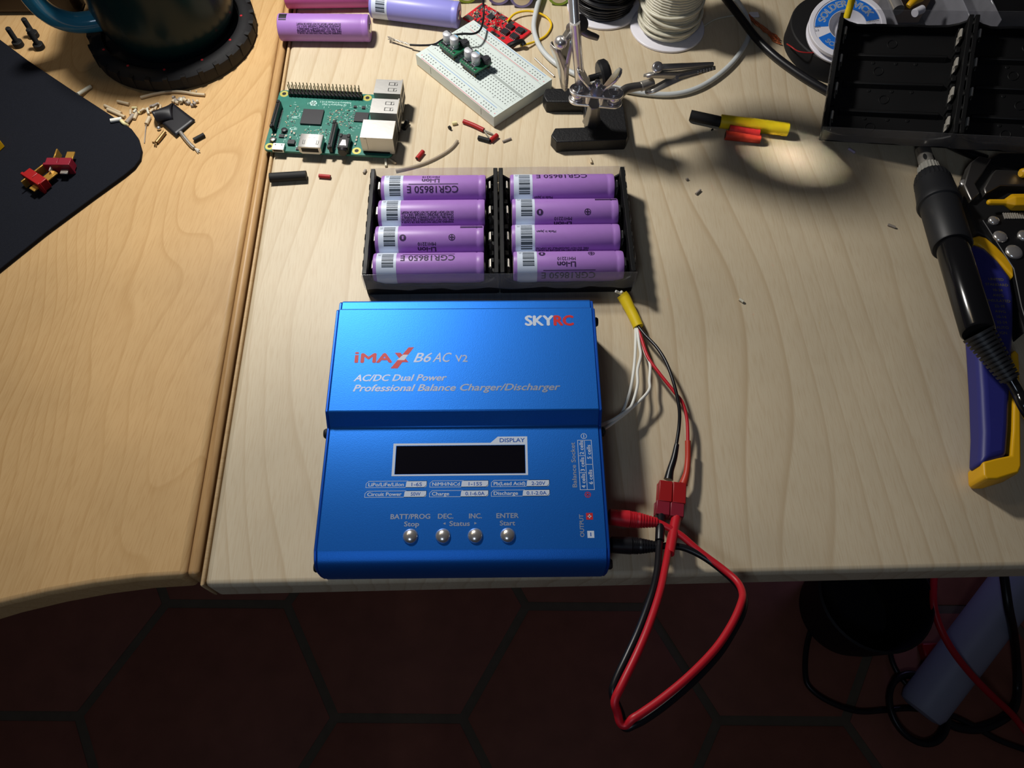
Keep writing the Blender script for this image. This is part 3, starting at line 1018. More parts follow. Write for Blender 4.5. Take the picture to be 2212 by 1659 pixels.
# white outlines and traces of the printed layer
for k in range(260):
    x = rnd.uniform(10, 66); y = rnd.uniform(3, 46)
    if 18.5 < x < 36 and 22.5 < y < 39.5 or (54 < x < 66.5 and 28 < y < 39) or (x > 48 and y < 16):
        continue
    if rnd.random() < 0.5:
        g.box(x, x + rnd.uniform(0.5, 1.6), y, y + 0.25, PZ, PZ + 0.05, SILK)
    else:
        g.box(x, x + 0.25, y, y + rnd.uniform(0.5, 1.8), PZ, PZ + 0.05, SILK)
g.build('circuit_board', rp, smooth=30)
# pin header
g = G()
for k in range(20):
    x = 32.5 - 25.4 + 2.54 * k
    g.prism([(x + 0.4, 49.97), (x + 2.14, 49.97), (x + 2.54, 50.4), (x + 2.54, 54.6), (x + 2.14, 55.03), (x + 0.4, 55.03), (x, 54.6), (x, 50.4)], PZ, PZ + 2.54, BLACK)
hd = g.build('pin_header', rp)
PINM = mat('dull_gold_pin', rgb(128, 108, 74), 0.4, 0.9)
g = G()
g.box(-0.25, 0.25, -0.25, 0.25, 0, 6.6, PINM)
g.add([(-0.25, -0.25, 6.6), (0.25, -0.25, 6.6), (0.25, 0.25, 6.6), (-0.25, 0.25, 6.6), (0, 0, 7.0)], [(0, 1, 4), (1, 2, 4), (2, 3, 4), (3, 0, 4)], PINM)
pin0 = None
for k in range(20):
    for r in (0, 1):
        o = g.build('pin', hd, smooth=0) if pin0 is None else pin0.copy()
        if pin0 is not None:
            COL.objects.link(o); o.parent = hd
        else:
            pin0 = o
        o.location = Vector((32.5 - 25.4 + 1.27 + 2.54 * k, 51.23 + 2.54 * r, PZ + 2.54)) * S
# chips
for (n, x0, x1, y0, y1, h, m) in [('processor_chip', 20.0, 34.2, 24.2, 38.0, 1.3, CHIP), ('network_chip', 55.6, 65.0, 29.2, 37.8, 0.9, CHIP)]:
    g = G(); g.box(x0, x1, y0, y1, PZ, PZ + h, m); g.build(n, rp, bevel=0.15, seg=1)
# ribbon connectors
for (n, x, y0, y1) in [('display_connector', 3.9, 16.6, 39.6), ('camera_connector', 45.2, 0.6, 23.2)]:
    g = G()
    g.box(x - 1.25, x + 1.25, y0, y1, PZ, PZ + 5.4, BLACK)
    g.box(x - 1.6, x + 0.3, y0 - 0.9, y0 + 1.6, PZ + 3.6, PZ + 5.9, BLACK)
    g.box(x - 1.6, x + 0.3, y1 - 1.6, y1 + 0.9, PZ + 3.6, PZ + 5.9, BLACK)
    g.box(x - 1.5, x - 0.1, y0 + 2.2, y1 - 2.2, PZ + 5.0, PZ + 5.9, BLACK)
    c = g.build(n, rp, bevel=0.2, seg=1)
    g = G()
    for k in range(15):
        y = y0 + 3.5 + k * (y1 - y0 - 7) / 14
        g.box(x + 1.25, x + 2.4, y - 0.22, y + 0.22, PZ, PZ + 0.5, SOLDER)
    g.build('solder_leads', c)
# micro usb
g = G()
g.box(6.6, 14.2, -1.3, 4.2, PZ, PZ + 2.6, TIN)
for x in (8.2, 12.4):
    g.lathe([(0, 0.4), (0.03, 0.4)], (x, 2.8, PZ + 2.6), (0, 0, 1), SOCK, 12)
g.box(7.4, 13.4, -1.34, -1.28, PZ + 0.5, PZ + 2.1, SOCK)
g.build('power_port', rp, bevel=0.25, seg=2)
# hdmi
g = G()
pr = [(-7.5, 1.8), (-7.5, 6.2), (-7.0, 6.5), (7.0, 6.5), (7.5, 6.2), (7.5, 1.8), (5.6, 0.2), (-5.6, 0.2)]
mm = Matrix(((1, 0, 0, 32.2), (0, 0, 1, -1.6), (0, 1, 0, PZ), (0, 0, 0, 1)))
g.prism(pr, 0, 11.5, TIN, mm)
g.box(26.6, 37.8, -1.64, -1.58, PZ + 2.0, PZ + 5.4, SOCK)
for x in (27.2, 36.2):
    ringp = [(x, 1.2), (x + 1.4, 1.2), (x + 1.4, 4.2), (x, 4.2)]
    g.box(x, x + 0.3, 1.0, 4.6, PZ + 6.48, PZ + 6.54, SOCK); g.box(x + 1.2, x + 1.5, 1.0, 4.6, PZ + 6.48, PZ + 6.54, SOCK); g.box(x, x + 1.5, 0.8, 1.1, PZ + 6.48, PZ + 6.54, SOCK)
for x in (30.3, 33.6):
    g.box(x, x + 1.4, 6.6, 6.8, PZ + 6.48, PZ + 6.54, SOCK)
h = g.build('video_port', rp, bevel=0.2, seg=1)
# audio jack
g = G()
g.box(50.0, 57.0, 0.5, 12.4, PZ, PZ + 5.4, BLACK)
g.cyl((53.5, 0.6, PZ + 3.0), (53.5, -2.0, PZ + 3.0), 3.0, BLACK, 24)
g.box(50.0, 51.8, 9.4, 12.6, PZ + 5.4, PZ + 6.0, BLACK); g.box(55.2, 57.0, 9.4, 12.6, PZ + 5.4, PZ + 6.0, BLACK)
aj = g.build('audio_jack', rp, bevel=0.25, seg=1)
g = G()
g.prism([(51.2, 2.2), (55.8, 2.2), (55.0, 5.4), (54.6, 7.2), (52.4, 7.2), (52.0, 5.4)], PZ + 5.4, PZ + 5.65, TIN)
g.build('contact_plate', aj)
# ethernet and usb
g = G()
g.box(66.0, 87.2, 2.3, 18.2, PZ, PZ + 13.4, TIN)
g.box(87.15, 87.35, 3.6, 16.8, PZ + 1.6, PZ + 11.8, SOCK)
g.box(66.5, 84, 2.26, 2.32, PZ, PZ + 1.6, SOCK)
g.box(69.9, 70.05, 2.22, 2.3, PZ + 3.0, PZ + 13.0, SOCK); g.box(68.4, 70.0, 2.22, 2.3, PZ + 12.4, PZ + 12.6, SOCK)
g.build('network_port', rp, bevel=0.35, seg=2)
usb0 = None
for (y0, y1) in ((22.4, 35.4), (40.4, 53.4)):
    g = G()
    g.box(69.8, 87.2, y0, y1, PZ, PZ + 15.6, TIN)
    g.box(87.15, 87.9, y0 - 0.5, y1 + 0.5, PZ + 0.3, PZ + 16.1, TIN)
    for z in (2.0, 9.0):
        g.box(87.85, 87.95, y0 + 0.8, y1 - 0.8, PZ + z, PZ + z + 5.0, SOCK)
    for y in (y0 + 2.2, y0 + 7.6):
        for (a, b, c, d) in ((79.2, 84.8, y, y + 0.35), (79.2, 84.8, y + 2.6, y + 2.95), (79.0, 79.5, y, y + 2.95), (82.6, 83.2, y + 0.4, y + 2.5), (84.4, 84.9, y + 0.4, y + 1.6)):
            g.box(a, b, c, d, PZ + 15.58, PZ + 15.63, SOCK)
    g.box(69.9, 84.5, y0 - 0.06, y0, PZ + 0.4, PZ + 4.0, SOCK)
    g.lathe([(0, 0.8), (0.05, 0.8)], (82.6, y0, PZ + 10.5), (0, -1, 0), TIN, 12)
    g.build('usb_port', rp, bevel=0.3, seg=1)
# power inductors and capacitors
for (x, y, r, h, m) in [(10.8, 17.4, 1.9, 1.8, CHIP), (4.8, 8.8, 1.9, 1.6, STEEL)]:
    g = G(); g.box(x - 2.0, x + 2.0, y - 2.0, y + 2.0, PZ, PZ + 0.5, CHIP); g.lathe([(0.5, r), (h, r), (h + 0.2, r - 0.3)], (x, y, PZ), (0, 0, 1), m, 20)
    g.build('inductor', rp)
for (x0, x1, y0, y1, h) in [(15.4, 20.0, 5.0, 8.6, 2.0), (8.2, 11.4, 11.4, 14.0, 1.0), (59.4, 61.4, 41.4, 43.6, 0.9), (53.6, 55.4, 42.0, 43.8, 0.9), (21.6, 24.4, 1.2, 3.2, 0.9)]:
    g = G(); g.box(x0, x1, y0, y1, PZ, PZ + h, CHIP)
    g.box(x0 - 0.5, x0, y0 + 0.5, y1 - 0.5, PZ, PZ + 0.3, SOLDER); g.box(x1, x1 + 0.5, y0 + 0.5, y1 - 0.5, PZ, PZ + 0.3, SOLDER)
    g.build('regulator_chip', rp)
for (x, y) in [(3.4, 13.2), (5.4, 13.2), (10.8, 13.0), (12.8, 13.0), (15.6, 17.0), (15.8, 11.8), (59.8, 8.8), (60.0, 12.4), (60.0, 15.0), (17.8, 15.6)]:
    g = G()
    g.box(x - 0.5, x + 0.5, y - 0.7, y + 0.7, PZ, PZ + 0.8, BEIGE)
    g.box(x - 0.52, x + 0.52, y + 0.5, y + 1.0, PZ, PZ + 0.84, SOLDER); g.box(x - 0.52, x + 0.52, y - 1.0, y - 0.5, PZ, PZ + 0.84, SOLDER)
    g.build('capacitor', rp)
g = G()
for k in range(170):
    if k < 80:
        x = rnd.uniform(37, 53); y = rnd.uniform(24, 41)
    elif k < 110:
        x = rnd.uniform(9, 16); y = rnd.uniform(22, 42)
    elif k < 130:
        x = rnd.uniform(53, 55); y = rnd.uniform(22, 40)
    else:
        x = rnd.uniform(21, 44); y = rnd.uniform(13, 21)
    mm = rnd.choice((SOLDER, SOLDER, CHIP, BEIGE))
    w, d = rnd.choice(((0.5, 0.9), (0.9, 0.5), (0.6, 0.6)))
    g.box(x, x + w, y, y + d, PZ, PZ + 0.35, mm)
c = g.build('surface_components', rp, smooth=0)
c['kind'] = 'stuff'

# ------------------------------------------------------------------ breadboard
bb = thing('breadboard', 'white solderless breadboard carrying two small green regulator modules', 'breadboard', (-54.03, 454.44, 0), -0.8517)
BX, BY, BZ = 82.6, 54.4, 9.5
g = G()
g.box(0, BX, 0, BY, 1.0, BZ, BBW)
g.box(0.2, BX - 0.2, 0.2, BY - 0.2, 0.0, 1.0, BEIGE)
for x in (16, 69.5):
    g.box(x - 0.15, x + 0.15, -0.06, 0.01, 3.0, BZ - 1.4, BBH)
g.box(0.6, BX - 0.6, 26.0, 28.0, BZ, BZ + 0.02, mat('breadboard_groove', rgb(158, 166, 162), 0.6))
for y in (9.4, 45.0 + 0.0):
    g.box(1.2, BX - 1.2, y, y + 0.15, BZ, BZ + 0.03, BBH)
for i in range(30):
    x = 4.5 + 2.54 * i
    for j in list(range(5)) + list(range(6, 11)):
        y = 14.3 + 2.54 * j - (0.0 if j < 5 else 0.0)
        g.box(x - 0.42, x + 0.42, y - 0.42, y + 0.42, BZ, BZ + 0.03, BBH)
for y in (2.6, 5.1, 48.2, 50.8):
    for i in range(29):
        if i % 6 == 5:
            continue
        x = 5.8 + 2.54 * i
        g.box(x - 0.42, x + 0.42, y - 0.42, y + 0.42, BZ, BZ + 0.03, BBH)
for (y, m) in ((0.6, BBRED), (7.3, BBBLUE), (46.0, BBRED), (53.2, BBBLUE)):
    g.box(5.6, 77.6, y - 0.16, y + 0.16, BZ, BZ + 0.035, m)
for i in range(30):
    if i % 5 == 0:
        for y in (12.0, 41.6):
            g.text(str(i + 1), 1.5, BBH, T(4.0 + 2.54 * i, y, BZ + 0.04))
for x in (2.8, 79.6):
    for y, s, m in ((1.9, '+', BBRED), (4.6, '-', BBBLUE), (47.6, '+', BBRED), (50.4, '-', BBBLUE)):
        g.text(s, 2.6, m, T(x, y, BZ + 0.04))
for j, s in enumerate('jihgf' 'edcba'):
    y = 14.3 + 2.54 * (j if j < 5 else j + 1)
    for x in (1.4, 79.8):
        g.text(s, 1.7, BBH, T(x, y - 0.5, BZ + 0.04))
g.build('plastic_block', bb, smooth=30)


def regulator(x0, y0, label):
    m = thing('regulator_module', label, 'circuit module', bb.location / S + Matrix.Rotation(-0.8517, 3, 'Z') @ Vector((x0, y0, BZ)), -0.8517, 'green regulator modules on the breadboard')
    g = G()
    g.prism(rrect(0, 17, 0, 15.4, 0.4, 2), 4.6, 6.0, PCB_D)
    for k in range(7):
        g.box(1.2 + 2.2 * k, 2.2 + 2.2 * k, 0.6, 1.6, 6.0, 6.06, SOLDER)
    g.lathe([(0, 1.0), (0.08, 0.9)], (14.6, 2.2, 6.0), (0, 0, 1), SOCK, 16)
    g.build('circuit_board', m)
    for yy in (0.5, 12.6):
        g = G()
        for k in range(6):
            g.box(0.6 + 2.54 * k, 0.6 + 2.54 * k + 2.5, yy, yy + 2.4, 1.0 if False else 2.0, 4.6, BLACK)
        h = g.build('pin_strip', m)
        g = G()
        for k in range(6):
            x = 1.85 + 2.54 * k
            g.box(x - 0.3, x + 0.3, yy + 0.9, yy + 1.5, 0.0, 2.0, GOLD)
        g.build('pins', h)
    for (cx, cy, r, hh, lab) in ((3.4, 6.0, 3.15, 7.2, None), (10.4, 6.4, 3.15, 7.6, None)):
        g = G()
        g.lathe([(0, r - 0.1), (0.8, r), (1.2, r - 0.35), (1.7, r), (hh - 0.4, r), (hh, r - 0.4)], (cx, cy, 6.0), (0, 0, 1), ALU, 28)
        c = g.build('capacitor', m, smooth=50)
        g = G()
        pts = [(cx + (r - 0.5) * cos(t), cy + (r - 0.5) * sin(t)) for t in [0.6 + k * 1.9 / 8 for k in range(9)]]
        g.add([(p[0], p[1], 6.0 + hh + 0.03) for p in pts], [tuple(range(len(pts)))], CHIP if cx < 5 else mat('pale_blue_mark', rgb(120, 170, 205), 0.5))
        g.build('top_mark', c)
    g = G()
    g.prism([(11.0, 10.2), (15.6, 9.6), (17.6, 11.0), (17.2, 14.6), (13.0, 15.6), (11.2, 13.4)], 6.0, 9.4, CHIP)
    g.box(12.0, 16.6, 10.6, 14.6, 9.4, 9.9, CHIP)
    g.build('coil', m, bevel=0.4, seg=1)
    g = G()
    rr = random.Random(3)
    g.box(5.2, 9.2, 10.2, 14.2, 6.0, 7.2, CHIP); g.box(0.8, 12.4, 1.9, 2.9, 6.0, 6.5, CHIP)
    for k in range(60):
        x = rr.uniform(0.5, 12.5); y = rr.uniform(1.6, 3.6) if k < 30 else rr.uniform(9.2, 14.6)
        g.box(x, x + 0.6, y, y + 0.9, 6.0, 6.5, rr.choice((SOLDER, CHIP, SOLDER)))
    c = g.build('surface_components', m, smooth=0); c['kind'] = 'stuff'
    return m


regulator(8.0, 14.6, 'green regulator module under the thin black wire, farther of the two on the breadboard')
regulator(30.6, 14.6, 'green regulator module in the middle of the breadboard, nearer of the two')

# ------------------------------------------------------------------ red protection board
p0 = at(1000, 38, 1.6); p1 = at(1105, 101, 1.6)
ang = math.atan2((p1 - p0).y, (p1 - p0).x)
rb = thing('protection_board', 'red circuit board with four black chips, propped behind the breadboard', 'circuit board', Vector((p0.x, p0.y, 0.3)), ang)
LB, WB = (p1 - p0).length, 22.0
g = G()
g.box(0, LB, 0, WB, 0, 1.6, PCB_R)
for (x0, x1, y0, y1) in [(0.6, 7.5, 0.6, 5), (1, 4, 14, 20), (6, 9, 5.4, 8.6), (12, 22, 1.4, 4.4), (10, 16, 16, 20.4), (26, 34, 0.6, 3.4), (40, 46, 17, 21), (23, 30, 6, 9), (20, 25, 17, 21), (3, 7, 8, 12), (27, 33, 18, 21.4), (36, 39, 1, 4)]:
    g.box(x0, x1, y0, y1, 1.6, 1.66, STEEL if (x0 + y0) % 2 else TIN)
g.text('H', 6.0, INKK, T(9.0, 0.8, 1.72, 0.15), bold=0.25)
for k in range(3):
    g.box(27 + 3 * k, 28.6 + 3 * k, 1.2, 2.8, 1.66, 1.72, INKK)
g.build('circuit_board', rb, bevel=0.0)
for (x, y) in [(32.0, 5.6), (31.0, 12.4), (40.2, 6.6), (39.2, 14.0)]:
    g = G()
    g.box(x, x + 6.0, y, y + 4.6, 1.7, 3.4, CHIP, top=(0.2, 0.2))
    for k in range(4):
        for yy in (y - 0.9, y + 4.6):
            g.box(x + 0.7 + 1.35 * k, x + 1.25 + 1.35 * k, yy, yy + 0.9, 1.6, 2.1, SOLDER)
    g.build('power_chip', rb)
g = G(); g.box(13.6, 18.4, 12.0, 15.8, 1.7, 3.0, CHIP)
for k in range(4):
    for yy in (11.0, 15.8):
        g.box(13.9 + 1.2 * k, 14.5 + 1.2 * k, yy, yy + 1.0, 1.6, 2.0, SOLDER)
g.build('control_chip', rb)
g = G(); rr = random.Random(9)
for k in range(150):
    x = rr.uniform(2, 31); y = rr.uniform(5, 21)
    g.box(x, x + rr.uniform(0.6, 1.3), y, y + rr.uniform(0.5, 1.2), 1.6, 2.1, rr.choice((SOLDER, SOLDER, CHIP, BEIGE)))
c = g.build('surface_components', rb, smooth=0); c['kind'] = 'stuff'
q0 = at(1100, 100, 3)
g = G(); g.tube([at(1098, 100, 3), at(1110, 94, 5), at(1126, 90, 5), at(1132, 98, 3)], 2.0, BLACK, 10)
o = centre(g.build('wire_stub'))
tag(o, 'stubby black wire end lying against the corner of the red circuit board', 'wire')

# ------------------------------------------------------------------ helping-hand stand
hh = thing('helping_hand_stand', 'chrome soldering helping hand on a black cast C-shaped base, holding alligator clips', 'soldering stand', (62, 396, 0))
HO = Vector((62, 396, 0))


def hl_(p):
    return Vector(p) - HO


def hp(px, py, z):
    return at(px, py, z) - HO


g = G()
bz = 9.5
poly = [(38, 375.5), (41.5, 369.5), (87.5, 371), (89, 374), (88.5, 417), (86, 420), (36.5, 419), (34.5, 412.5), (36.5, 406.5), (61, 406), (62, 405), (62, 384.5), (61, 382.5), (41, 382)]
g.prism([(p[0] - HO.x, p[1] - HO.y) for p in poly], 0, bz, CASTI)
g.build('base', hh, bevel=0.8, seg=2, smooth=50)
# lug and black knob
g = G()
lug = [(63, 391), (73, 391), (77, 398), (66, 398)]
c0 = hp(1278, 262, bz); c1 = hp(1284, 224, 34)
g.lathe([(0, 6.5), (8, 5.0), ((c1 - c0).length, 4.0)], c0, c1 - c0, STEEL, 6)
g.build('post', hh, bevel=0.4, seg=1)
g = G()
k0 = hp(1272, 170, 22)
g.lathe([(0, 2.2), (7, 2.2), (7, 8.6), (8.4, 9.8), (12.5, 9.8), (14, 8.4), (14, 0)], k0, (1, 0.25, 0.1), BLACK, 28, ridge=-0.04)
g.build('knob', hh, bevel=0.3, seg=1)
# pair of clamp plates
pc = hp(1287, 208, 36)
ax = (hp(1332, 208, 36) - hp(1245, 200, 36)).normalized()
ay = Vector((-ax.y, ax.x, 0)).normalized()
PZ0 = pc.z
for dz in (-4.2, 3.0):
    g = G()
    Lh, r = 11.5, 5.6
    pts = []
    for k in range(13):
        a = -pi / 2 + pi * k / 12
        pts.append((Lh + r * cos(a), r * sin(a)))
    for k in range(13):
        a = pi / 2 + pi * k / 12
        pts.append((-Lh + r * cos(a), r * sin(a)))
    m4 = Matrix(((ax.x, ay.x, 0, pc.x), (ax.y, ay.y, 0, pc.y), (0, 0, 1, PZ0 + dz), (0, 0, 0, 1)))
    g.prism(pts, 0, 1.5, CHROME, m4)
    for e in (-1, 1):
        c = m4 @ Vector((e * Lh, 0, 0.75))
        g.lathe([(0.7, 3.0), (1.0, 4.2), (1.6, 4.2), (1.6, 2.6), (0.7, 2.5)], c, (0, 0, 1), CHROME, 24, caps=False)
    g.build('clamp_plate', hh, bevel=0.4, seg=2, smooth=50)
for e in (-1, 1):
    g = G()
    c = pc + ax * (e * 11.5) + Vector((0, 0, 0.2))
    g.ball(c, 3.9, CHROME, 20)
    g.build('ball_joint', hh, smooth=80)
for e in (-0.42, 0.3):
    g = G()
    c = pc + ax * (e * 11.5) + Vector((0, 0, -2.7))
    g.cyl(c - ay * 3, c - ay * 3 + Vector((0, 0, 5.7)), 2.2, CHROME, 14)
    g.build('spacer', hh)
# wing nut on top of the plates
g = G()
cn = pc + Vector((0, 0, 4.5))
g.lathe([(0, 5.4), (2.2, 4.6), (4.2, 3.4), (4.2, 2.0), (7.2, 1.9), (7.6, 1.4)], cn, (0, 0, 1), CHROME, 24)
g.build('screw_boss', hh, smooth=50)
for s in (-1, 1):
    g = G()
    b = cn + ax * (s * 4.0) + Vector((0, 0, 1.5))
    tip = cn + ax * (s * 11.0) + ay * (0.5) + Vector((0, 0, 12.5))
    dirw = (tip - b)
    q = dirw.normalized()
    nrm = q.cross(ay).normalized()
    vs = []
    outl = [(0, 2.2), (4, 3.0), (8, 4.2), (dirw.length, 4.8), (dirw.length + 3, 4.0), (dirw.length + 4.6, 1.6)]
    ring_ = [(d, w) for d, w in outl] + [(d, -w) for d, w in reversed(outl)]
    n = len(ring_)
    for t in (-0.9, 0.9):
        for d, w in ring_:
            vs.append(b + q * d + ay * w + nrm * t)
    fs = [tuple(range(n - 1, -1, -1)), tuple(range(n, 2 * n))] + [(i, (i + 1) % n, n + (i + 1) % n, n + i) for i in range(n)]
    g.add(vs, fs, CHROME)
    g.build('wing', hh, bevel=0.6, seg=2, smooth=60)
g = G()
g.ball(pc + Vector((0, 0, -7.5)), 3.6, CHROME, 18, 0.9)
g.cyl(pc + Vector((0, 0, -7)), pc + Vector((0, 0, -2)), 2.0, CHROME, 14)
g.build('screw_head', hh, smooth=60)
# upright rod
r0 = hp(1254, 192, 37); r1 = hp(1243, 62, 84); r2 = hp(1233, -90, 112)
g = G()
g.cyl(r0, r1 + (r1 - r0) * 0.10, 3.1, CHROME, 24)
g.build('rod', hh)
g = G(); g.cyl(r1 + Vector((-0.5, 0, 2)), r2, 3.0, CHROME, 24); g.build('upper_rod', hh)
# top joint: flat round screw head, dark thumb lever, side arm
g = G()
dj = Vector((0.45, -0.5, 0.74)).normalized()
g.lathe([(-9, 3.4), (0, 3.4), (0, 5.0), (2.2, 5.0), (2.5, 4.6), (2.5, 0)], hp(1251, 52, 84), dj, STEEL, 28)
g.build('joint_screw', hh, smooth=50)
g = G(); g.tube([hp(1256, 66, 80), hp(1270, 74, 78), hp(1284, 79, 76), hp(1292, 82, 75)], [2.4, 2.2, 2.0, 1.6], STEEL, 10)
g.build('lever', hh, smooth=60)
g = G()
a0 = hp(1243, 50, 80); a1 = hp(1221, 82, 74)
dv = a1 - a0; sd = dv.cross(Vector((0, 0.6, 1))).normalized()
up_ = sd.cross(dv).normalized()
vs = []
for t in (-1.2, 1.2):
    for (f, w) in ((-0.15, 4.0), (0.6, 4.6), (1.05, 4.2), (1.25, 2.0), (1.25, -2.0), (1.05, -4.2), (0.6, -4.6), (-0.15, -4.0)):
        vs.append(a0 + dv * f + sd * w + up_ * t)
g.add(vs, [tuple(range(7, -1, -1)), tuple(range(8, 16))] + [(i, (i + 1) % 8, 8 + (i + 1) % 8, 8 + i) for i in range(8)], STEEL)
g.build('bracket', hh, bevel=0.4, seg=1)


def clip(p0, p1, width, gap, up, name='alligator_clip', mirror=1):
    """alligator clip from its tail p0 to its jaw tip p1"""
    p0 = Vector(p0); p1 = Vector(p1); d = (p1 - p0); Ln = d.length; d.normalize()
    up = (up - d * up.dot(d)).normalized(); sdv = d.cross(up)
    c = None
    for s in (1, -1):
        g = G()
        # folded sheet: U section tapering to the tip
        secs = []
        for f, w, off, hgt in ((0.0, 0.75, gap * 1.5, 1.2), (0.10, 1.0, gap * 1.55, 2.6), (0.35, 0.95, gap * 0.9, 3.4), (0.5, 0.95, gap * 0.55, 3.6), (0.75, 0.8, gap * 0.35, 2.6), (1.0, 0.45, 0.25, 1.4)):
            cc = p0 + d * (f * Ln) + up * (s * off)
            hw = width / 2 * w
            secs.append([cc + sdv * hw - up * (s * hgt), cc + sdv * hw, cc + sdv * (hw * .6) + up * (s * 0.6), cc - sdv * (hw * .6) + up * (s * 0.6), cc - sdv * hw, cc - sdv * hw - up * (s * hgt)])
        vs = [v for q in secs for v in q]
        fs = []
        for i in range(len(secs) - 1):
            for j in range(5):
                a = i * 6 + j
                fs.append((a, a + 1, a + 7, a + 6))
        g.add(vs, fs, NICKEL)
        # teeth
        for k in range(6):
            f = 0.72 + 0.045 * k
            hw = width / 2 * (0.8 - 0.35 * (f - 0.75) / 0.25)
            cc = p0 + d * (f * Ln) + up * (s * 0.9)
            for e in (1, -1):
                b = cc + sdv * (e * hw)
                g.add([b, b + d * (Ln * 0.035), b + d * (Ln * 0.018) - up * (s * 1.3)], [(0, 1, 2)], NICKEL)
        o = g.build('jaw', c if c else hh, smooth=60)
        if c is None:
            o.name = name; c = o
        sm = o.modifiers.new('sheet', 'SOLIDIFY'); sm.thickness = 0.5 * S; sm.offset = 0
    g = G()
    cc = p0 + d * (0.42 * Ln)
    g.cyl(cc - sdv * (width / 2 + 0.4), cc + sdv * (width / 2 + 0.4), 1.2, CHROME, 14)
    g.build('pivot', c)
    return c


# left clip hangs down from the bracket
clip(hp(1212, 88, 72), hp(1219, 192, 34), 8.0, 3.6, Vector((0.8, 0.5, 0.1)))
g = G(); g.ball(hp(1211, 92, 75), 4.0, CHROME, 18); g.build('ball_joint', hh, smooth=80)
# right arm and clip
b0 = pc + ax * 11.5
g = G()
g.tube([b0 + ax * 2, hp(1352, 193, 36), hp(1385, 186, 36)], [2.9, 3.0, 2.7], STEEL, 16)
g.build('arm', hh)
g = G(); g.tube([hp(1384, 187, 36), hp(1410, 178, 36)], [3.2, 2.9], NICKEL, 14, smooth=False); g.build('sleeve', hh)
clip(hp(1395, 182, 36), hp(1543, 146, 37), 6.4, 3.6, Vector((0.15, 0.6, 0.8)))
g = G(); g.lathe([(0, 3.6), (1.6, 3.4), (2.2, 2.2), (1.2, 0)], hp(1420, 146, 44), (0, -0.5, 0.8), CHROME, 22); g.build('lever', hh, smooth=60)
g = G(); g.tube([hp(1418, 147, 42), hp(1470, 144, 42), hp(1540, 138, 39)], [2.6, 2.2, 1.2], NICKEL, 12); g.build('lever', hh, smooth=60)
# lens high over the stand
lc = Vector((61, 414.5, 134)) - HO
ldir = Vector((-175 - 202, 500 - 362, 360)).normalized()
g = G()
RL = 26.0
g.lathe([(-2.2, RL - 0.3), (-2.2, RL + 2.4), (2.2, RL + 2.4), (2.2, RL - 0.3), (-2.2, RL - 0.3)], lc, ldir, STEEL, 48, caps=False)
lf = g.build('lens_frame', hh, smooth=50)
g = G(); g.tube([r2, lc + Vector((-RL - 6, -10, -6)), lc + Vector((-RL * 0.75, -RL * 0.78, 0))], 2.4, CHROME, 12); g.build('lens_arm', hh)
GLASS = bpy.data.materials.new('magnifier_glass'); GLASS.use_nodes = True
_nt = GLASS.node_tree; _nt.nodes.remove(_nt.nodes['Principled BSDF'])
_gl = _nt.nodes.new('ShaderNodeBsdfRefraction'); _gl.inputs['IOR'].default_value = 1.5; _gl.inputs['Roughness'].default_value = 0.0
_nt.links.new(_gl.outputs[0], _nt.nodes['Material Output'].inputs['Surface'])
g = G()
Rc = 185.0
prof = []
N_ = 14
for k in range(N_ + 1):
    r = RL * k / N_
    prof.append((-(math.sqrt(Rc * Rc - r * r) - math.sqrt(Rc * Rc - RL * RL)), r))
prof2 = [(-d, r) for d, r in prof][::-1]
g.lathe([(prof[0][0], 0)] + prof[1:] + prof2[1:-1] + [(prof2[-1][0], 0)], lc, ldir, GLASS, 64)
lens = g.build('lens', hh, smooth=60)

# ------------------------------------------------------------------ wire spools
def spool(px, py, dx, rflange, rwire, wire_mat, label, hgt=52.0):
    c = at(px, py, 0) + dx
    s = thing('wire_spool', label, 'spool', c, 0, 'wire spools behind the helping hand')
    for z in (0.0, hgt):
        g = G()
        g.lathe([(0, rflange - 0.6), (0.5, rflange), (1.7, rflange), (2.2, rflange - 0.6), (2.2, rwire - 4), (2.2, 7)], (0, 0, z), (0, 0, 1), SPOOLW, 56, caps=True)
        g.build('flange', s, smooth=40)
    g = G(); g.lathe([(1.5, 12), (hgt + 1, 12)], (0, 0, 0), (0, 0, 1), SPOOLW, 32); g.build('core', s)
    rr = random.Random(int(px))
    g = G()
    wr = 1.05
    nturn = int((hgt - 3) / (wr * 2))
    pts = []
    g.lathe([(2.2, rwire - 1.2), (hgt - 0.2, rwire - 1.2)], (0, 0, 0), (0, 0, 1), wire_mat, 40)
    for k in range(nturn * 20):
        a = 2 * pi * k / 20
        zz = 2.2 + wr + (hgt - 4.5) * k / (nturn * 20)
        pts.append((rwire * cos(a) + 0, rwire * sin(a), zz))
    g.tube(pts, wr, wire_mat, 7, smooth=False)
    g.build('wound_wire', s, smooth=60)
    for t in range(4):
        g = G(); pts = []
        tilt = rr.uniform(-0.16, 0.16); ph = rr.uniform(0, 6); z0 = rr.uniform(9, 26)
        for k in range(33):
            a = 2 * pi * k / 32
            r = rwire + 1.6 + 0.35 * t
            pts.append((r * cos(a), r * sin(a), z0 + tilt * r * sin(a + ph)))
        g.tube(pts, wr * 1.05, wire_mat, 8, smooth=False)
        g.build('loose_turn', s, smooth=60)
    return s


spool(1441, 115, Vector((3, 27.0, 0)), 27.5, 20.0, IVORY, 'white spool wound with shiny ivory wire, right of the helping hand')
spool(1306, 66, Vector((1, 27.0, 0)), 27.5, 21.5, BLKRUB, 'white spool wound with black wire, behind the helping hand')

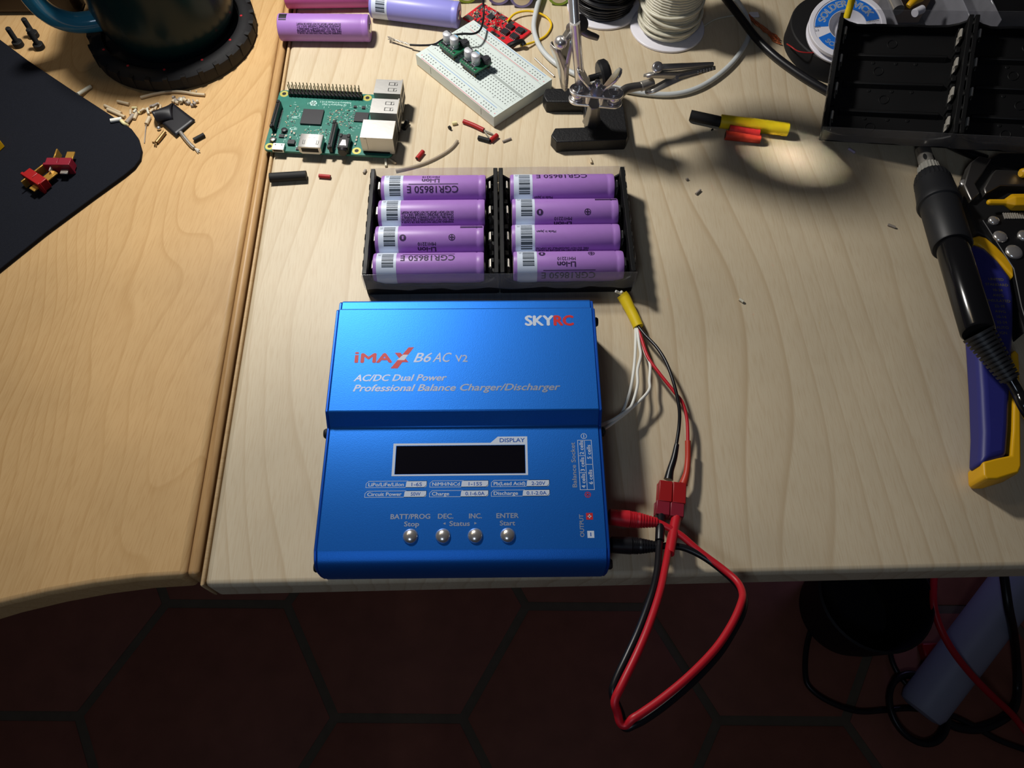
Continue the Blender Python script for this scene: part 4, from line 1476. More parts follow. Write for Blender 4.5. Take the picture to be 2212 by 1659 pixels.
# ------------------------------------------------------------------ black tape roll and solder-wick spool
tr_c = at(1693, 120, 0) + Vector((41.0, 7.0, 0))
TRH = 17.0
t = thing('tape_roll', 'black electrical tape roll lying under the blue and white wick spool', 'tape', tr_c)
g = G()
g.lathe([(0, 20), (0, 38.5), (0.8, 39.5), (TRH - 0.8, 39.5), (TRH, 38.8), (TRH, 20)], (0, 0, 0), (0, 0, 1), RUBBER, 64)
g.build('tape', t, smooth=40)
g = G(); g.lathe([(0.2, 20), (0.2, 16), (TRH - 0.2, 16), (TRH - 0.2, 20)], (0, 0, 0), (0, 0, 1), BLACK, 48); g.build('core', t)

SWZ = 32.0
sw_c = at(1831, 54, SWZ)
w = thing('solder_wick_spool', 'white desoldering braid spool with a blue ring label, on the black tape roll', 'spool', (sw_c.x + 1.4, sw_c.y + 2.5, 23.2))
g = G()
hgt = 9.2
RS = 25.6
g.lathe([(0, 12), (0, RS - 0.5), (0.6, RS), (2.0, RS), (2.4, RS - 0.6), (2.4, 19), (hgt - 3.6, 19), (hgt - 3.6, RS - 0.6), (hgt - 3.0, RS), (hgt - 0.4, RS), (hgt, RS - 0.4), (hgt, RS - 3.2), (hgt - 0.5, RS - 3.6), (hgt - 0.5, 12.2), (hgt - 1.4, 11.4), (hgt - 4, 10.2), (hgt - 5.5, 8.0), (hgt - 6.0, 5.2), (hgt - 6.0, 4.0), (1, 4.0)], (0, 0, 0), (0, 0, 1), SPOOLW, 64)
g.build('spool_body', w, smooth=40)
w.rotation_mode = 'QUATERNION'
w.rotation_quaternion = Quaternion(Vector((0.87, -0.49, 0)), radians(16))


def arc_patch(g, a0, a1, r0, r1, z, m, n=24):
    vs = []
    for i in range(n + 1):
        a = a0 + (a1 - a0) * i / n
        vs += [(r0 * cos(a), r0 * sin(a), z), (r1 * cos(a), r1 * sin(a), z)]
    g.add(vs, [(2 * i, 2 * i + 1, 2 * i + 3, 2 * i + 2) for i in range(n)], m)


g = G()
zl = hgt - 0.42
arc_patch(g, 0.10, pi - 0.06, 12.6, 21.4, zl, WICKB)
arc_patch(g, pi + 0.34, 2 * pi - 0.3, 12.6, 21.4, zl, WICKB)


def arc_text(g, s, size, r, mid, span, z, m, up=1, bold=0.1):
    """lettering bent round the spool; up=1 reads clockwise over the top"""
    wd = span * (r + 2.0); tmp = G(); tmp.text(s, size, m, None, bold=bold, fit=wd)
    for i, v in enumerate(tmp.v):
        a = mid + (span / 2 - v.x / wd * span) if up > 0 else mid - (span / 2 - v.x / wd * span)
        rr_ = r + v.y if up > 0 else r - v.y
        tmp.v[i] = Vector((rr_ * cos(a), rr_ * sin(a), z))
    g.add(tmp.v, tmp.f, m)


arc_text(g, 'SOLDER WICK', 4.8 / CAP, 14.9, pi / 2 + 0.02, 2.5, zl + 0.05, PRINT_W, 1, 0.25)
arc_text(g, 'SOLDER WICK', 3.2 / CAP, 19.4, 1.5 * pi, 2.0, zl + 0.05, PRINT_W, -1, 0.15)
g.text('SIZE', 2.2, INKB, T(-21.8, 0.6, zl + 0.05)); g.text('2.0', 2.2, INKB, T(-21.8, -2.2, zl + 0.05))
g.text('LENGTH', 1.9, INKB, T(13.4, 0.4, zl + 0.05)); g.text('1.5M', 2.2, INKB, T(14.2, -2.4, zl + 0.05))
g.build('ring_label', w, smooth=0)
g = G(); g.lathe([(2.4, 22.5), (hgt - 3.6, 22.5)], (0, 0, 0), (0, 0, 1), COPPER, 48, caps=False); g.build('braid', w)

# thin brown enamelled wire lying over the tape roll
g = G()
g.tube([at(1700, 95, TRH * 0.6) , at(1708, 100, TRH + .4), at(1725, 111, TRH + 0.5), at(1750, 114, TRH + 0.5), at(1775, 111, TRH + 0.5), at(1798, 108, TRH + 0.5)], 0.45, REDSH, 8)
o = centre(g.build('enamelled_wire')); tag(o, 'thin reddish enamelled wire trailing over the black tape roll', 'wire')

# ------------------------------------------------------------------ empty holder pair, tilted
_q = Vector((0.330, -0.246, -0.266))
_m = Matrix.Rotation(_q.length, 3, _q)
X, Y, Zv = _m.col[0].copy(), _m.col[1].copy(), _m.col[2].copy()
he = dup(hl, None, None, 'empty black battery holder tilted over the black tape roll')
he['group'] = 'empty battery holders'
org = Vector((219.45, 375.07, 1.9))
he.matrix_world = Matrix(((X.x, Y.x, Zv.x, org.x * S), (X.y, Y.y, Zv.y, org.y * S), (X.z, Y.z, Zv.z, org.z * S), (0, 0, 0, 1)))
he2 = dup(hl, None, None, 'empty black battery holder cut off by the right edge of the photo')
he2['group'] = 'empty battery holders'
org2 = org + X * 79.4
he2.matrix_world = Matrix(((X.x, Y.x, Zv.x, org2.x * S), (X.y, Y.y, Zv.y, org2.y * S), (X.z, Y.z, Zv.z, org2.z * S), (0, 0, 0, 1)))
g = G()
film_wall(-0.3, 2.0, 20.8)
film_wall(80.3, 5.0, 24.0, amp=1.6)
film_ends(7.0, 19.5)
o = g.build('clear_tape', None, smooth=40)
o.matrix_world = he.matrix_world
tag(o, 'clear packing tape stretched round the two empty black holders', 'tape')

# yellow sleeve sticking up at the holder's back corner
g = G()
g.tube([at(1829, 38, 48), at(1838, 8, 56), at(1846, -22, 66)], 2.3, YEL, 14)
o = g.build('wire_sleeve'); tag(centre(o), 'yellow sleeve standing at the back corner of the tilted empty holder', 'sleeve')

# clear blister case and its contents behind / under the holders
cc = thing('clear_case', 'clear plastic tool case behind the tilted empty battery holder', 'case', (400, 470, 0))
for (x0, x1, y0, y1, z0, z1) in [(-120, 160, -60, 90, 0, 1.4), (-120, -118.6, -60, 90, 1.4, 30), (-120, 160, -60, -58.6, 1.4, 24), (-60, -58.8, -30, 90, 1.4, 44), (-76, -75, -30, 90, 1.4, 40), (-120, 160, 60, 61.4, 1.4, 40)]:
    g = G(); g.box(x0, x1, y0, y1, z0, z1, BLACKM if z0 == 0 else CLEAR); g.build('panel', cc, bevel=0.5, seg=1)
g = G(); g.cyl(at(1928, -6, 30), at(1941, 22, 30), 4.0, CHROME, 20); o = centre(g.build('driver_bit')); tag(o, 'short chrome driver bit lying in the clear case', 'bit')
g = G(); g.tube([at(1962, 14, 34), at(1972, 4, 36), at(1990, -4, 36)], [2.0, 2.6, 2.6], YGRIP, 12); o = centre(g.build('plastic_pick')); tag(o, 'orange plastic pick poking out of the clear case', 'pick')
g = G(); g.cyl(at(1976, 28, 38), at(1992, 20, 38), 2.8, SPOOLW, 18); o = centre(g.build('nylon_spacer')); tag(o, 'small milky nylon spacer beside the orange pick', 'spacer')
g = G(); m4 = T(0, 0, 0); q = at(1960, -6, 20); g.box(q.x - 22, q.x + 16, q.y - 4, q.y + 30, 1.6, 22, mat('brown_card', rgb(120, 92, 70), 0.8)); o = centre(g.build('card_box', bevel=0.6)); tag(o, 'brown card box lying inside the clear case', 'box')

# ------------------------------------------------------------------ soldering iron
A0 = at(1993, 322, 7.5); A1 = at(2112, 716, 36)
axv = (A1 - A0).normalized()
si = thing('soldering_iron', 'black soldering iron with a steel barrel, resting across the blue wire stripper', 'soldering iron', A0)


def along(py_frac):
    return A0


LA = (A1 - A0).length
def sd_(px, py):
    """distance along the iron's axis of the axis point nearest a photo pixel"""
    best = min(range(-60, 300), key=lambda k: ((A0 + axv * (k * 0.6)) - at(px, py, (A0 + axv * (k * 0.6)).z)).length)
    return best * 0.6


d_barrel = sd_(1997, 335); d_knurl = sd_(2005, 362); d_grip0 = sd_(2012, 382); d_ring = sd_(2026, 432); d_sl = sd_(2064, 536); d_body = sd_(2118, 720); d_boot = sd_(2178, 815)
g = G()
g.lathe([(-34, 1.0), (-24, 2.2), (-23, 3.6), (d_barrel - 6, 3.8), (d_barrel - 6, 4.6), (d_knurl, 4.9)], (0, 0, 0), axv, NICKEL, 28)
br = g.build('barrel', si, smooth=40)
sidev = axv.cross(Vector((0, 0, 1))).normalized(); upv = sidev.cross(axv)
for e in (-0.62, 0.62):
    g = G()
    c = axv * (d_knurl - 5.5) + (sidev * sin(e) + upv * cos(e)) * 4.7
    nn = (sidev * sin(e) + upv * cos(e))
    tt = nn.cross(axv)
    vs = [c + axv * (3.2 * cos(t)) + tt * (1.1 * sin(t)) + nn * 0.2 for t in [k * 2 * pi / 14 for k in range(14)]]
    g.add(vs, [tuple(range(14))], SOCK)
    g.build('slot', br)
g = G(); g.lathe([(d_knurl - 0.2, 5.6), (d_knurl + 0.5, 6.6), (d_grip0 + 1, 7.2)], (0, 0, 0), axv, mat('grey_nut', rgb(150, 148, 140), 0.5), 44, ridge=-0.06); g.build('nut', si)
g = G(); g.lathe([(d_grip0, 8.0), (d_grip0 + 1, 9.6), (d_grip0 + 5, 10.8), (d_grip0 + 9, 11.2)], (0, 0, 0), axv, IRON_B, 56, ridge=-0.04); g.build('knurled_collar', si)
g = G(); g.lathe([(d_grip0 + 9, 11.0), (d_ring, 12.0), (d_ring + 4, 12.8), (d_ring + 6, 12.4), (d_ring + 6.5, 11.2), (d_ring + 8, 11.2), (d_sl - 1, 11.0), (d_sl, 10.4), (d_sl, 8)], (0, 0, 0), axv, IRON_B, 44); g.build('grip', si, smooth=40)
g = G(); g.lathe([(d_sl - 0.5, 8.8), (d_body - 1, 8.4), (d_body, 7.6)], (0, 0, 0), axv, IRON_G, 40); g.build('handle', si, smooth=40)
B0 = axv * d_body
B1 = at(2184, 822, 30) - A0
bd = (B1 - B0)
g = G()
pr = []
nrib = 12
for k in range(nrib):
    d = bd.length * k / nrib; r = 8.2 - 3.4 * k / nrib
    pr += [(d, r), (d + bd.length / nrib * 0.6, r - 0.1), (d + bd.length / nrib * 0.62, r - 1.5), (d + bd.length / nrib * 0.98, r - 1.5)]
pr.append((bd.length, 4.0))
g.lathe(pr, B0, bd, IRON_B, 32)
g.build('strain_relief', si, smooth=40)
g = G(); g.tube([B0 + bd, at(2200, 850, 28) - A0, at(2216, 885, 27) - A0, at(2262, 960, 12) - A0, at(2330, 1010, 4) - A0], 3.0, IRON_G, 14); g.build('cord', si)

# ------------------------------------------------------------------ wire stripper
ws0 = at(2140, 700, 0)
ws = thing('wire_stripper', 'self-adjusting wire stripper with navy and yellow grips, under the soldering iron', 'pliers', ws0)


def ppoly(pix, z):
    return [((at(x, y, z) - ws0).x, (at(x, y, z) - ws0).y) for x, y in pix][::-1]


g = G()
navy = [(2091, 524), (2096, 570), (2104, 640), (2112, 740), (2119, 840), (2123, 930), (2120, 1004), (2150, 992), (2180, 985), (2184, 920), (2186, 850), (2190, 780), (2194, 700), (2194, 640), (2187, 596), (2160, 560), (2130, 532), (2108, 524)]
g.prism(ppoly(navy, 17), 2.0, 17, NAVY)
gr = g.build('grip', ws, bevel=5.0, seg=5, smooth=60)
gr['label'] = 'navy grip with yellow edging'
g = G()
yt = [(2091, 527), (2096, 516), (2112, 511), (2128, 516), (2150, 534), (2172, 557), (2187, 576), (2188, 602), (2160, 572), (2132, 546), (2112, 530), (2098, 528)]
g.prism(ppoly(yt, 15), 1.0, 16.5, YGRIP)
g.build('grip_edging', ws, bevel=2.0, seg=3, smooth=60)
g = G()
yb = [(2119, 1000), (2121, 1030), (2128, 1038), (2150, 1038), (2196, 1024), (2202, 1010), (2201, 900), (2199, 800), (2197, 768), (2188, 758), (2180, 768), (2186, 850), (2184, 930), (2180, 986), (2150, 992)]
g.prism(ppoly(yb, 14), 0.6, 16.0, YGRIP)
g.build('grip_edging', ws, bevel=4.0, seg=4, smooth=60)
# print on the grip
g = G()
for k, s in enumerate(['UNITED', 'STANDARD', '10-24', 'AWG', 'INSULATED', '22-10', 'AWG', '10-14', '22-24', 'AUTO', 'IGN']):
    p = at(2152 + 1.6 * k, 606 + 11.6 * k, 17.0) - ws0
    g.text(s, 2.5, DKGOLD, T(p.x, p.y, 17.06, -0.08), align='CENTER', bold=0.03)
g.build('lettering', ws, smooth=0)
# black mechanism
g = G()
hb = [(2084, 430), (2082, 400), (2096, 356), (2130, 348), (2160, 330), (2300, 330), (2330, 560), (2300, 640), (2212, 720), (2200, 640), (2186, 575), (2150, 530), (2128, 508), (2110, 500)]
g.prism(ppoly(hb, 14), 3.0, 14.0, BLACKM)
g.build('mechanism_plate', ws, bevel=0.8, seg=2)
g = G()
hb2 = [(2122, 474), (2140, 465), (2260, 452), (2280, 640), (2225, 720), (2206, 660), (2190, 580)]
g.prism(ppoly(hb2, 17), 13.5, 17.0, BLACK)
g.build('mechanism_plate', ws, bevel=0.6, seg=2)
for (px, py, r, z) in [(2160, 512, 4.2, 17), (2146, 477, 3.2, 17), (2190, 545, 5.0, 17), (2212, 510, 4.0, 17), (2084, 398, 3.4, 14)]:
    g = G(); p = at(px, py, z) - ws0
    g.lathe([(-0.2, r), (0.8, r), (1.6, r * 0.75), (2.0, r * 0.35), (2.1, 0)], (p.x, p.y, z), (0, 0, 1), CHROME, 24)
    g.build('rivet', ws, smooth=60)
g = G()
jp = [(2080, 402), (2094, 354), (2112, 340), (2140, 346), (2120, 378), (2104, 400), (2114, 420), (2096, 436)]
g.prism(ppoly(jp, 16), 10, 17.5, STEEL); g.build('jaw', ws, bevel=0.8, seg=2)
g = G()
jp = [(2142, 376), (2150, 368), (2230, 372), (2240, 404), (2160, 402), (2128, 420), (2124, 408)]
g.prism(ppoly(jp, 18), 8, 19, STEEL); g.build('jaw', ws, bevel=0.8, seg=2)
g = G()
for k in range(16):
    p = at(2170 + 5 * k, 463, 18) - ws0
    g.cyl((p.x, p.y - 3, 17.4), (p.x, p.y + 1.5, 17.4), 0.55, NICKEL, 8)
g.build('spring', ws)
# yellow stop knob
g = G()
y0_ = at(2132, 437, 21) - ws0; y1_ = at(2172, 437, 21) - ws0; dk = (y1_ - y0_)
g.lathe([(0, 0.8), (0.6, 1.7), (1.6, 2.0), (dk.length - 1, 2.0), (dk.length, 2.6), (dk.length + 3, 4.8), (dk.length + 4, 5.2), (dk.length + 22, 5.4)], y0_, dk, YGRIP, 6)
g.build('stop_knob', ws, bevel=0.5, seg=2, smooth=50)
g = G(); q0 = at(2204, 375, 22) - ws0; g.lathe([(0, 2.0), (1, 3.0), (14, 3.2)], q0, (1, 0.2, 0), YGRIP, 10); g.build('stop_knob', ws)

# ------------------------------------------------------------------ mug, coaster, pad
MC = Vector((-231, 487.5, 0))
CDOT = None
co = thing('coaster', 'black ribbed rubber coaster with red dots, under the mug', 'coaster', MC)
g = G()
CR_ = 58.5
pr = [(0, 30), (0, CR_ - 2.0), (1.2, CR_ - 0.4), (5, CR_), (9.5, CR_ - 0.6), (12.0, CR_ - 3.5), (13.0, CR_ - 7.5), (12.4, CR_ - 10), (8.0, CR_ - 11), (8.0, 0)]
g.lathe(pr, (0, 0, 0), (0, 0, 1), RUBBER, 120)
for k in range(60):
    a = 2 * pi * k / 60
    if k % 2 == 0:
        m4 = Matrix.Rotation(a, 4, 'Z')
        g.box(CR_ - 5.5, CR_ + 0.3, -1.6, 1.6, 3.0, 11.6, RUBBER, m4)
g.build('ring', co, bevel=0.0, smooth=30)
RDOT = mat('red_dot', rgb(196, 34, 46), 0.5)
for k in range(12):
    a = 2 * pi * k / 12 + 0.10
    g = G(); g.lathe([(0, 1.0), (0.6, 0.9), (0.8, 0)], ((CR_ - 8.2) * cos(a), (CR_ - 8.2) * sin(a), 12.6), (0, 0, 1), RDOT, 12); g.build('red_dot', co)
mg = thing('mug', 'dark teal glazed mug with a blue handle, standing on the black coaster', 'mug', MC + Vector((1, 2, 8.0)))
g = G()
outer = [(0, 36), (0, 40), (1.5, 41), (5, 42.5), (10, 45), (18, 47), (30, 48), (50, 48.5), (92, 49), (96, 48.5), (97, 47), (96, 45.5), (45, 44), (20, 42), (8, 36), (5, 0)]
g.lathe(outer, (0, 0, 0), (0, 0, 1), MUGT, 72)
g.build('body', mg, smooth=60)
g = G()
hd_ = Vector((-0.93, -0.36, 0)).normalized()
pts = []
for (r, z) in ((43, 17), (52, 17.5), (62, 20), (71, 27), (76, 38), (77, 52), (73, 66), (64, 76), (52, 80), (44, 80)):
    pts.append(hd_ * r + Vector((0, 0, z)))
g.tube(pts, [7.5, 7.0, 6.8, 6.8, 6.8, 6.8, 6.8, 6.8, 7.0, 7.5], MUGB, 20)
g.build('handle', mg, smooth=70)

g = G()
pad = [at(305, 322, 3), at(302, 342, 3), at(290, 359, 3), at(268, 377, 3), at(200, 426, 3), at(100, 500, 3), at(0, 580, 3), at(-300, 800, 3), at(-900, 500, 3), at(-300, -60, 3), at(0, 85, 3), at(60, 130, 3), at(160, 197, 3), at(262, 263, 3), at(284, 278, 3), at(298, 297, 3)]
poly = [(p.x + 300, p.y - 380) for p in pad]
g.prism(poly[::-1], 0.0, 1.2, PADE); g.prism(poly[::-1], 1.2, 3.0, PADM)
o = g.build('mouse_pad', bevel=0.4, seg=2)
o.location = Vector((-300, 380, 0)) * S
tag(o, 'black cloth mouse pad with a rounded corner, left of the seam between the desks', 'mouse pad')

# dark housing at the far left corner
g = G(); q = at(2, 30, 0); g.box(q.x - 120, q.x + 62, q.y - 2, q.y + 70, 0, 40, DARKBOX)
o = centre(g.build('plastic_box', bevel=5, seg=3)); tag(o, 'dark brown plastic box behind the mug handle', 'box')


# ------------------------------------------------------------------ bolts
def bolt(px, py, label, L=11.0):
    p = at(px, py, 0)
    b = thing('cap_screw', label, 'screw', p, 0.3, 'black cap screws beside the mug')
    g = G(); g.lathe([(0, 3.3), (0.3, 3.6), (3.6, 3.6), (4.0, 3.2), (4.0, 1.6)], (0, 0, 0), (0, 0, 1), BLACKM, 24); g.build('head', b)
    g = G(); pr = []
    for k in range(16):
        z = 4 + (L) * k / 16
        pr += [(z, 1.95), (z + L / 32, 1.65)]
    pr.append((4 + L, 1.4))
    g.lathe(pr, (0, 0, 0), (0, 0, 1), BLACKM, 16); g.build('shank', b)
    return b


bolt(42, 99, 'black cap screw standing apart, nearest the corner of the mouse pad')
bolt(75, 79, 'black cap screw standing farthest back of the touching pair')
bolt(87, 104, 'black cap screw standing in front of its twin', 12)


# ------------------------------------------------------------------ loose T-shaped power connectors on the pad
def tplug(label, mbody, loc, m4, silver):
    c = thing('power_connector', label, 'connector', loc, 0, 'loose power connectors on the mouse pad')
    g = G()
    g.box(-8, -0.1, -3.4, 3.4, 0, 7.2, mbody, m4); g.box(0.1, 8, -3.4, 3.4, 0, 7.2, mbody, m4)
    g.box(-8.4, 8.4, -3.5, -1.5, -0.8, 8.0, mbody, m4)
    g.build('housing', c, bevel=0.4, seg=2)
    for (x, w, hgt) in ((-3.9, 0.5, 3.0), (3.9, 2.6, 0.5)):
        g = G()
        g.box(x - w, x + w, 3.3, 11.6, 3.6 - hgt, 3.6 + hgt, GOLD, m4)
        g.build('blade', c, bevel=0.2, seg=1)
        g = G()
        g.box(x - w * 0.9, x + w * 0.9, -7.2, -3.4, 3.6 - hgt, 3.6 + hgt, GOLD if not silver else NICKEL, m4)
        b = g.build('solder_tab', c, bevel=0.2, seg=1)
    return c


tplug('bright red T-shaped power connector lying askew, lower left of the pair', REDPL, at(86, 398, 4), T(0, 0, 0, -0.62), False)
tplug('maroon T-shaped power connector with silver tabs, upper right of the pair', MAROON, at(137, 366, 4), T(0, 0, 0, -0.02), True)
yq = at(1, 325, 3)
g = G(); g.box(-12, 0.5, -4, 4, 0, 8, YGRIP); g.box(-20, -12, -3.6, 3.6, 0.4, 7.6, YGRIP)
o = g.build('yellow_connector', bevel=0.6); o.location = yq * S; o.rotation_euler = (0, 0, -0.5)
tag(o, 'yellow nylon connector on the mouse pad, cut by the left edge', 'connector')

# ------------------------------------------------------------------ charger lead: plugs, red and black cable, connector
ld = thing('charging_lead', 'red and black silicone charging lead looping over the front edge of the desk', 'cable', at(1450, 1100, 0))
LO_ = at(1450, 1100, 0)


def lp(px, py, z):
    return at(px, py, z) - LO_


def plug(p0, p1, m, p2):
    """straight banana plug body then ribbed tail"""
    g = G()
    d = p1 - p0
    pr = [(0, 3.4), (0.6, 4.0), (d.length * 0.42, 4.3), (d.length * 0.44, 3.7)]
    for k in range(4):
        a = d.length * (0.44 + 0.035 * k)
        pr += [(a, 4.1), (a + d.length * 0.016, 4.1), (a + d.length * 0.018, 3.7), (a + d.length * 0.034, 3.7)]
    n = 7
    s0 = d.length * 0.60
    for k in range(n):
        a = s0 + (d.length - s0) * k / n; r = 3.9 - 1.6 * k / n
        pr += [(a, r), (a + (d.length - s0) / n * 0.6, r), (a + (d.length - s0) / n * 0.63, r - 0.8), (a + (d.length - s0) / n * 0.97, r - 0.8)]
    pr.append((d.length, 2.0))
    g.lathe(pr, p0, d, m, 28)
    return g.build('banana_plug', ld, smooth=40)


pr0, pr1 = lp(1314, 1116, 14), lp(1421, 1129, 13)
pb0, pb1 = lp(1318, 1177, 14), lp(1424, 1181, 13)
o = plug(pr0, pr1, REDRUB, None); o['label'] = 'red banana plug'
o = plug(pb0, pb1, BLKRUB, None); o['label'] = 'black banana plug'
rc = [pr1, lp(1436, 1136, 13), lp(1470, 1156, 13), lp(1512, 1192, 13), lp(1560, 1228, 14), lp(1592, 1256, 17), lp(1604, 1282, 22), lp(1600, 1306, 27), lp(1580, 1350, 31), lp(1545, 1402, 35), lp(1490, 1459, 39), lp(1430, 1509, 41), lp(1385, 1541, 42), lp(1366, 1553, 42), lp(1352, 1566, 40), lp(1340, 1562, 40), lp(1334, 1540, 42), lp(1328, 1514, 45), lp(1344, 1478, 46), lp(1376, 1412, 44), lp(1402, 1350, 40), lp(1425, 1280, 33), lp(1438, 1220, 24), lp(1447, 1170, 15), lp(1455, 1128, 9)]
bc = [pb1, lp(1446, 1179, 13), lp(1480, 1184, 13), lp(1520, 1203, 13), lp(1560, 1232, 13), lp(1592, 1262, 15), lp(1607, 1290, 18), lp(1604, 1322, 23), lp(1584, 1362, 26), lp(1552, 1412, 30), lp(1500, 1468, 34), lp(1440, 1520, 36), lp(1392, 1554, 37), lp(1368, 1566, 37), lp(1354, 1572, 36), lp(1346, 1566, 35), lp(1340, 1540, 36), lp(1324, 1500, 40), lp(1330, 1470, 41), lp(1356, 1414, 40), lp(1382, 1356, 37), lp(1408, 1284, 31), lp(1420, 1232, 24), lp(1424, 1180, 16), lp(1428, 1120, 9)]
g = G(); g.tube(rc, 1.75, REDRUB, 12, sub=5); o = g.build('cable', ld, smooth=60); o['label'] = 'red silicone cable'
g = G(); g.tube(bc, 1.75, BLKRUB, 12, sub=5); o = g.build('cable', ld, smooth=60); o['label'] = 'black silicone cable'
# plug half of the T connector on this lead
tc_ = at(1451, 1077, 0)


def tbox(name, parent, ori, px_top, px_bot, z0, z1, m, ofs):
    (a, b), (c, d) = px_top, px_bot
    P = [at(*a, z1), at(*b, z1), at(*d, z1), at(*c, z1)]
    mid = sum(P, Vector()) / 4
    X = (P[1] - P[0] + P[2] - P[3]).normalized(); Y = Vector((-X.y, X.x, 0))
    w = ((P[1] - P[0]).length + (P[2] - P[3]).length) / 4
    h = abs(((P[0] + P[1]) / 2 - (P[2] + P[3]) / 2).dot(Y)) / 2
    m4 = Matrix(((X.x, Y.x, 0, mid.x - ofs.x), (X.y, Y.y, 0, mid.y - ofs.y), (0, 0, 1, 0), (0, 0, 0, 1)))
    g = G()
    g.box(-w, -0.12, -h, h, z0, z1, m, m4); g.box(0.12, w, -h, h, z0, z1, m, m4)
    g.box(-w - 0.3, w + 0.3, -h, h, z0 + 1.5, z0 + 3.2, m, m4)
    return g.build(name, parent, bevel=0.4, seg=2)


tbox('connector_housing', ld, None, ((1420, 1080), (1481, 1086)), ((1416, 1108), (1475, 1118)), 3.6, 11.5, MAROON, LO_)
g = G(); g.tube([lp(1428, 1112, 9), lp(1426, 1140, 13), lp(1425, 1168, 15)], 2.3, BLKRUB, 14); g.build('shrink_sleeve', ld)
g = G(); g.tube([lp(1461, 1118, 9), lp(1455, 1150, 13), lp(1447, 1196, 19)], [2.6, 2.4, 2.2], REDRUB, 14); g.build('shrink_sleeve', ld)

# ------------------------------------------------------------------ battery pack harness
hs = thing('battery_harness', 'yellow-sleeved bundle of red, black and white wires from the loaded holders to the red connector', 'cable', at(1370, 700, 0))
HS = at(1370, 700, 0)


def sp(px, py, z):
    return at(px, py, z) - HS


g = G(); g.tube([sp(1343, 636, 7), sp(1350, 646, 6), sp(1362, 670, 5), sp(1372, 690, 4.5), sp(1379, 706, 4.2)], [3.4, 3.6, 3.2, 3.2, 3.1], YEL, 18)
o = g.build('sleeve', hs, smooth=60); o['label'] = 'yellow shrink sleeve'
for pts in ([(1330, 629, 10), (1340, 634, 8), (1346, 640, 6.5)], [(1342, 630, 10), (1346, 634, 8), (1349, 640, 6.5)]):
    g = G(); g.tube([sp(*p) for p in pts], 0.8, WHITEW, 8); g.build('wire', hs)
for pts in ([(1373, 704, 4.0), (1373, 740, 6), (1370, 790, 9), (1362, 840, 10), (1349, 880, 10), (1340, 896, 10), (1318, 910, 12), (1296, 922, 14)],
            [(1376, 704, 4.4), (1381, 745, 7), (1384, 768, 9), (1377, 800, 11), (1377, 832, 12), (1366, 872, 12), (1354, 886, 12), (1325, 906, 12), (1298, 918, 14)],
            [(1380, 703, 4.2), (1391, 755, 6), (1404, 786, 8), (1403, 822, 9), (1403, 840, 10), (1390, 858, 10), (1366, 880, 10), (1345, 898, 10), (1318, 918, 12), (1298, 930, 14)]):
    g = G(); g.tube([sp(*p) for p in pts], 0.85, WHITEW, 10); o = g.build('wire', hs, smooth=60); o['label'] = 'thin white balance wire'
g = G(); g.tube([sp(1378, 704, 5.2), sp(1394, 724, 7), sp(1420, 752, 10), (sp(1440, 785, 12)), sp(1456, 830, 13), sp(1467, 880, 12), sp(1467, 920, 10), sp(1460, 966, 9)], 0.95, BLKRUB, 10); o = g.build('wire', hs, smooth=60); o['label'] = 'thin black wire'
g = G(); g.tube([sp(1377, 705, 4.4), sp(1387, 736, 6), (sp(1400, 772, 8)), sp(1424, 806, 9), sp(1456, 846, 9.5), sp(1474, 870, 9.5), sp(1484, 906, 9), sp(1486, 955, 8.5)], 0.95, REDRUB, 10); o = g.build('wire', hs, smooth=60); o['label'] = 'thin red wire'
g = G(); g.tube([sp(1462, 960, 9), sp(1456, 990, 8.5), sp(1448, 1016, 8), sp(1444, 1036, 7.5)], [1.3, 1.7, 1.9, 2.5], BLKRUB, 14); o = g.build('shrink_sleeve', hs, smooth=60); o['label'] = 'black shrink sleeve'
g = G(); g.tube([sp(1486, 953, 8.5), sp(1486, 990, 8), sp(1483, 1022, 8), sp(1476, 1046, 7.5)], [1.6, 1.6, 1.7, 2.4], REDORG, 14); o = g.build('shrink_sleeve', hs, smooth=60); o['label'] = 'red shrink sleeve'
tbox('connector_housing', hs, None, ((1428, 1036), (1485, 1044)), ((1420, 1081), (1480, 1088)), 3.2, 11.8, REDPL, HS)

# ------------------------------------------------------------------ cables on the back of the desk
g = G()
g.tube([at(1240, -170, 2), at(1205, -110, 3), at(1180, -55, 5), at(1168, -12, 5), at(1158, 25, 4), at(1153, 60, 2.6), at(1163, 95, 2.2), at(1185, 124, 2.2), at(1215, 146, 2.2), at(1270, 172, 2.2), at(1330, 190, 2.2), at(1390, 201, 2.2), at(1450, 204, 2.2), at(1500, 193, 2.2), at(1545, 168, 2.2), at(1585, 132, 2.2), at(1612, 92, 2.2), at(1619, 66, 2.0), at(1614, 40, 2.0), at(1600, 14, 2.0), at(1578, -14, 2.0), at(1540, -50, 2.0), at(1505, -90, 2.0), at(1480, -150, 2.0), at(1475, -220, 2.0)], 1.9, GREYC, 14, sub=6)
o = centre(g.build('usb_cable', smooth=60)); tag(o, 'pale grey cable curving behind the helping hand across the desk', 'cable')
g = G()
g.tube([at(1440, -230, 3), at(1455, -150, 3), at(1495, -80, 4), at(1540, -35, 6), at(1572, 2, 7), at(1600, 38, 7), at(1632, 80, 5), (at(1668, 116, 4)), at(1705, 145, 3.4), at(1745, 172, 3.2), at(1790, 198, 3.2), at(1850, 230, 3.2), at(1930, 262, 3.2), at(2010, 292, 3.2)], 2.9, BLKRUB, 16, sub=6)
o = centre(g.build('power_cable', smooth=60)); tag(o, 'thick black cable running under the tilted empty holder', 'cable')
g = G()
g.tube([at(1985, 318, 8), at(1995, 302, 14), at(2016, 298, 16), at(2050, 312, 12), at(2090, 330, 6), at(2130, 344, 5)], 2.8, BLKRUB, 14)
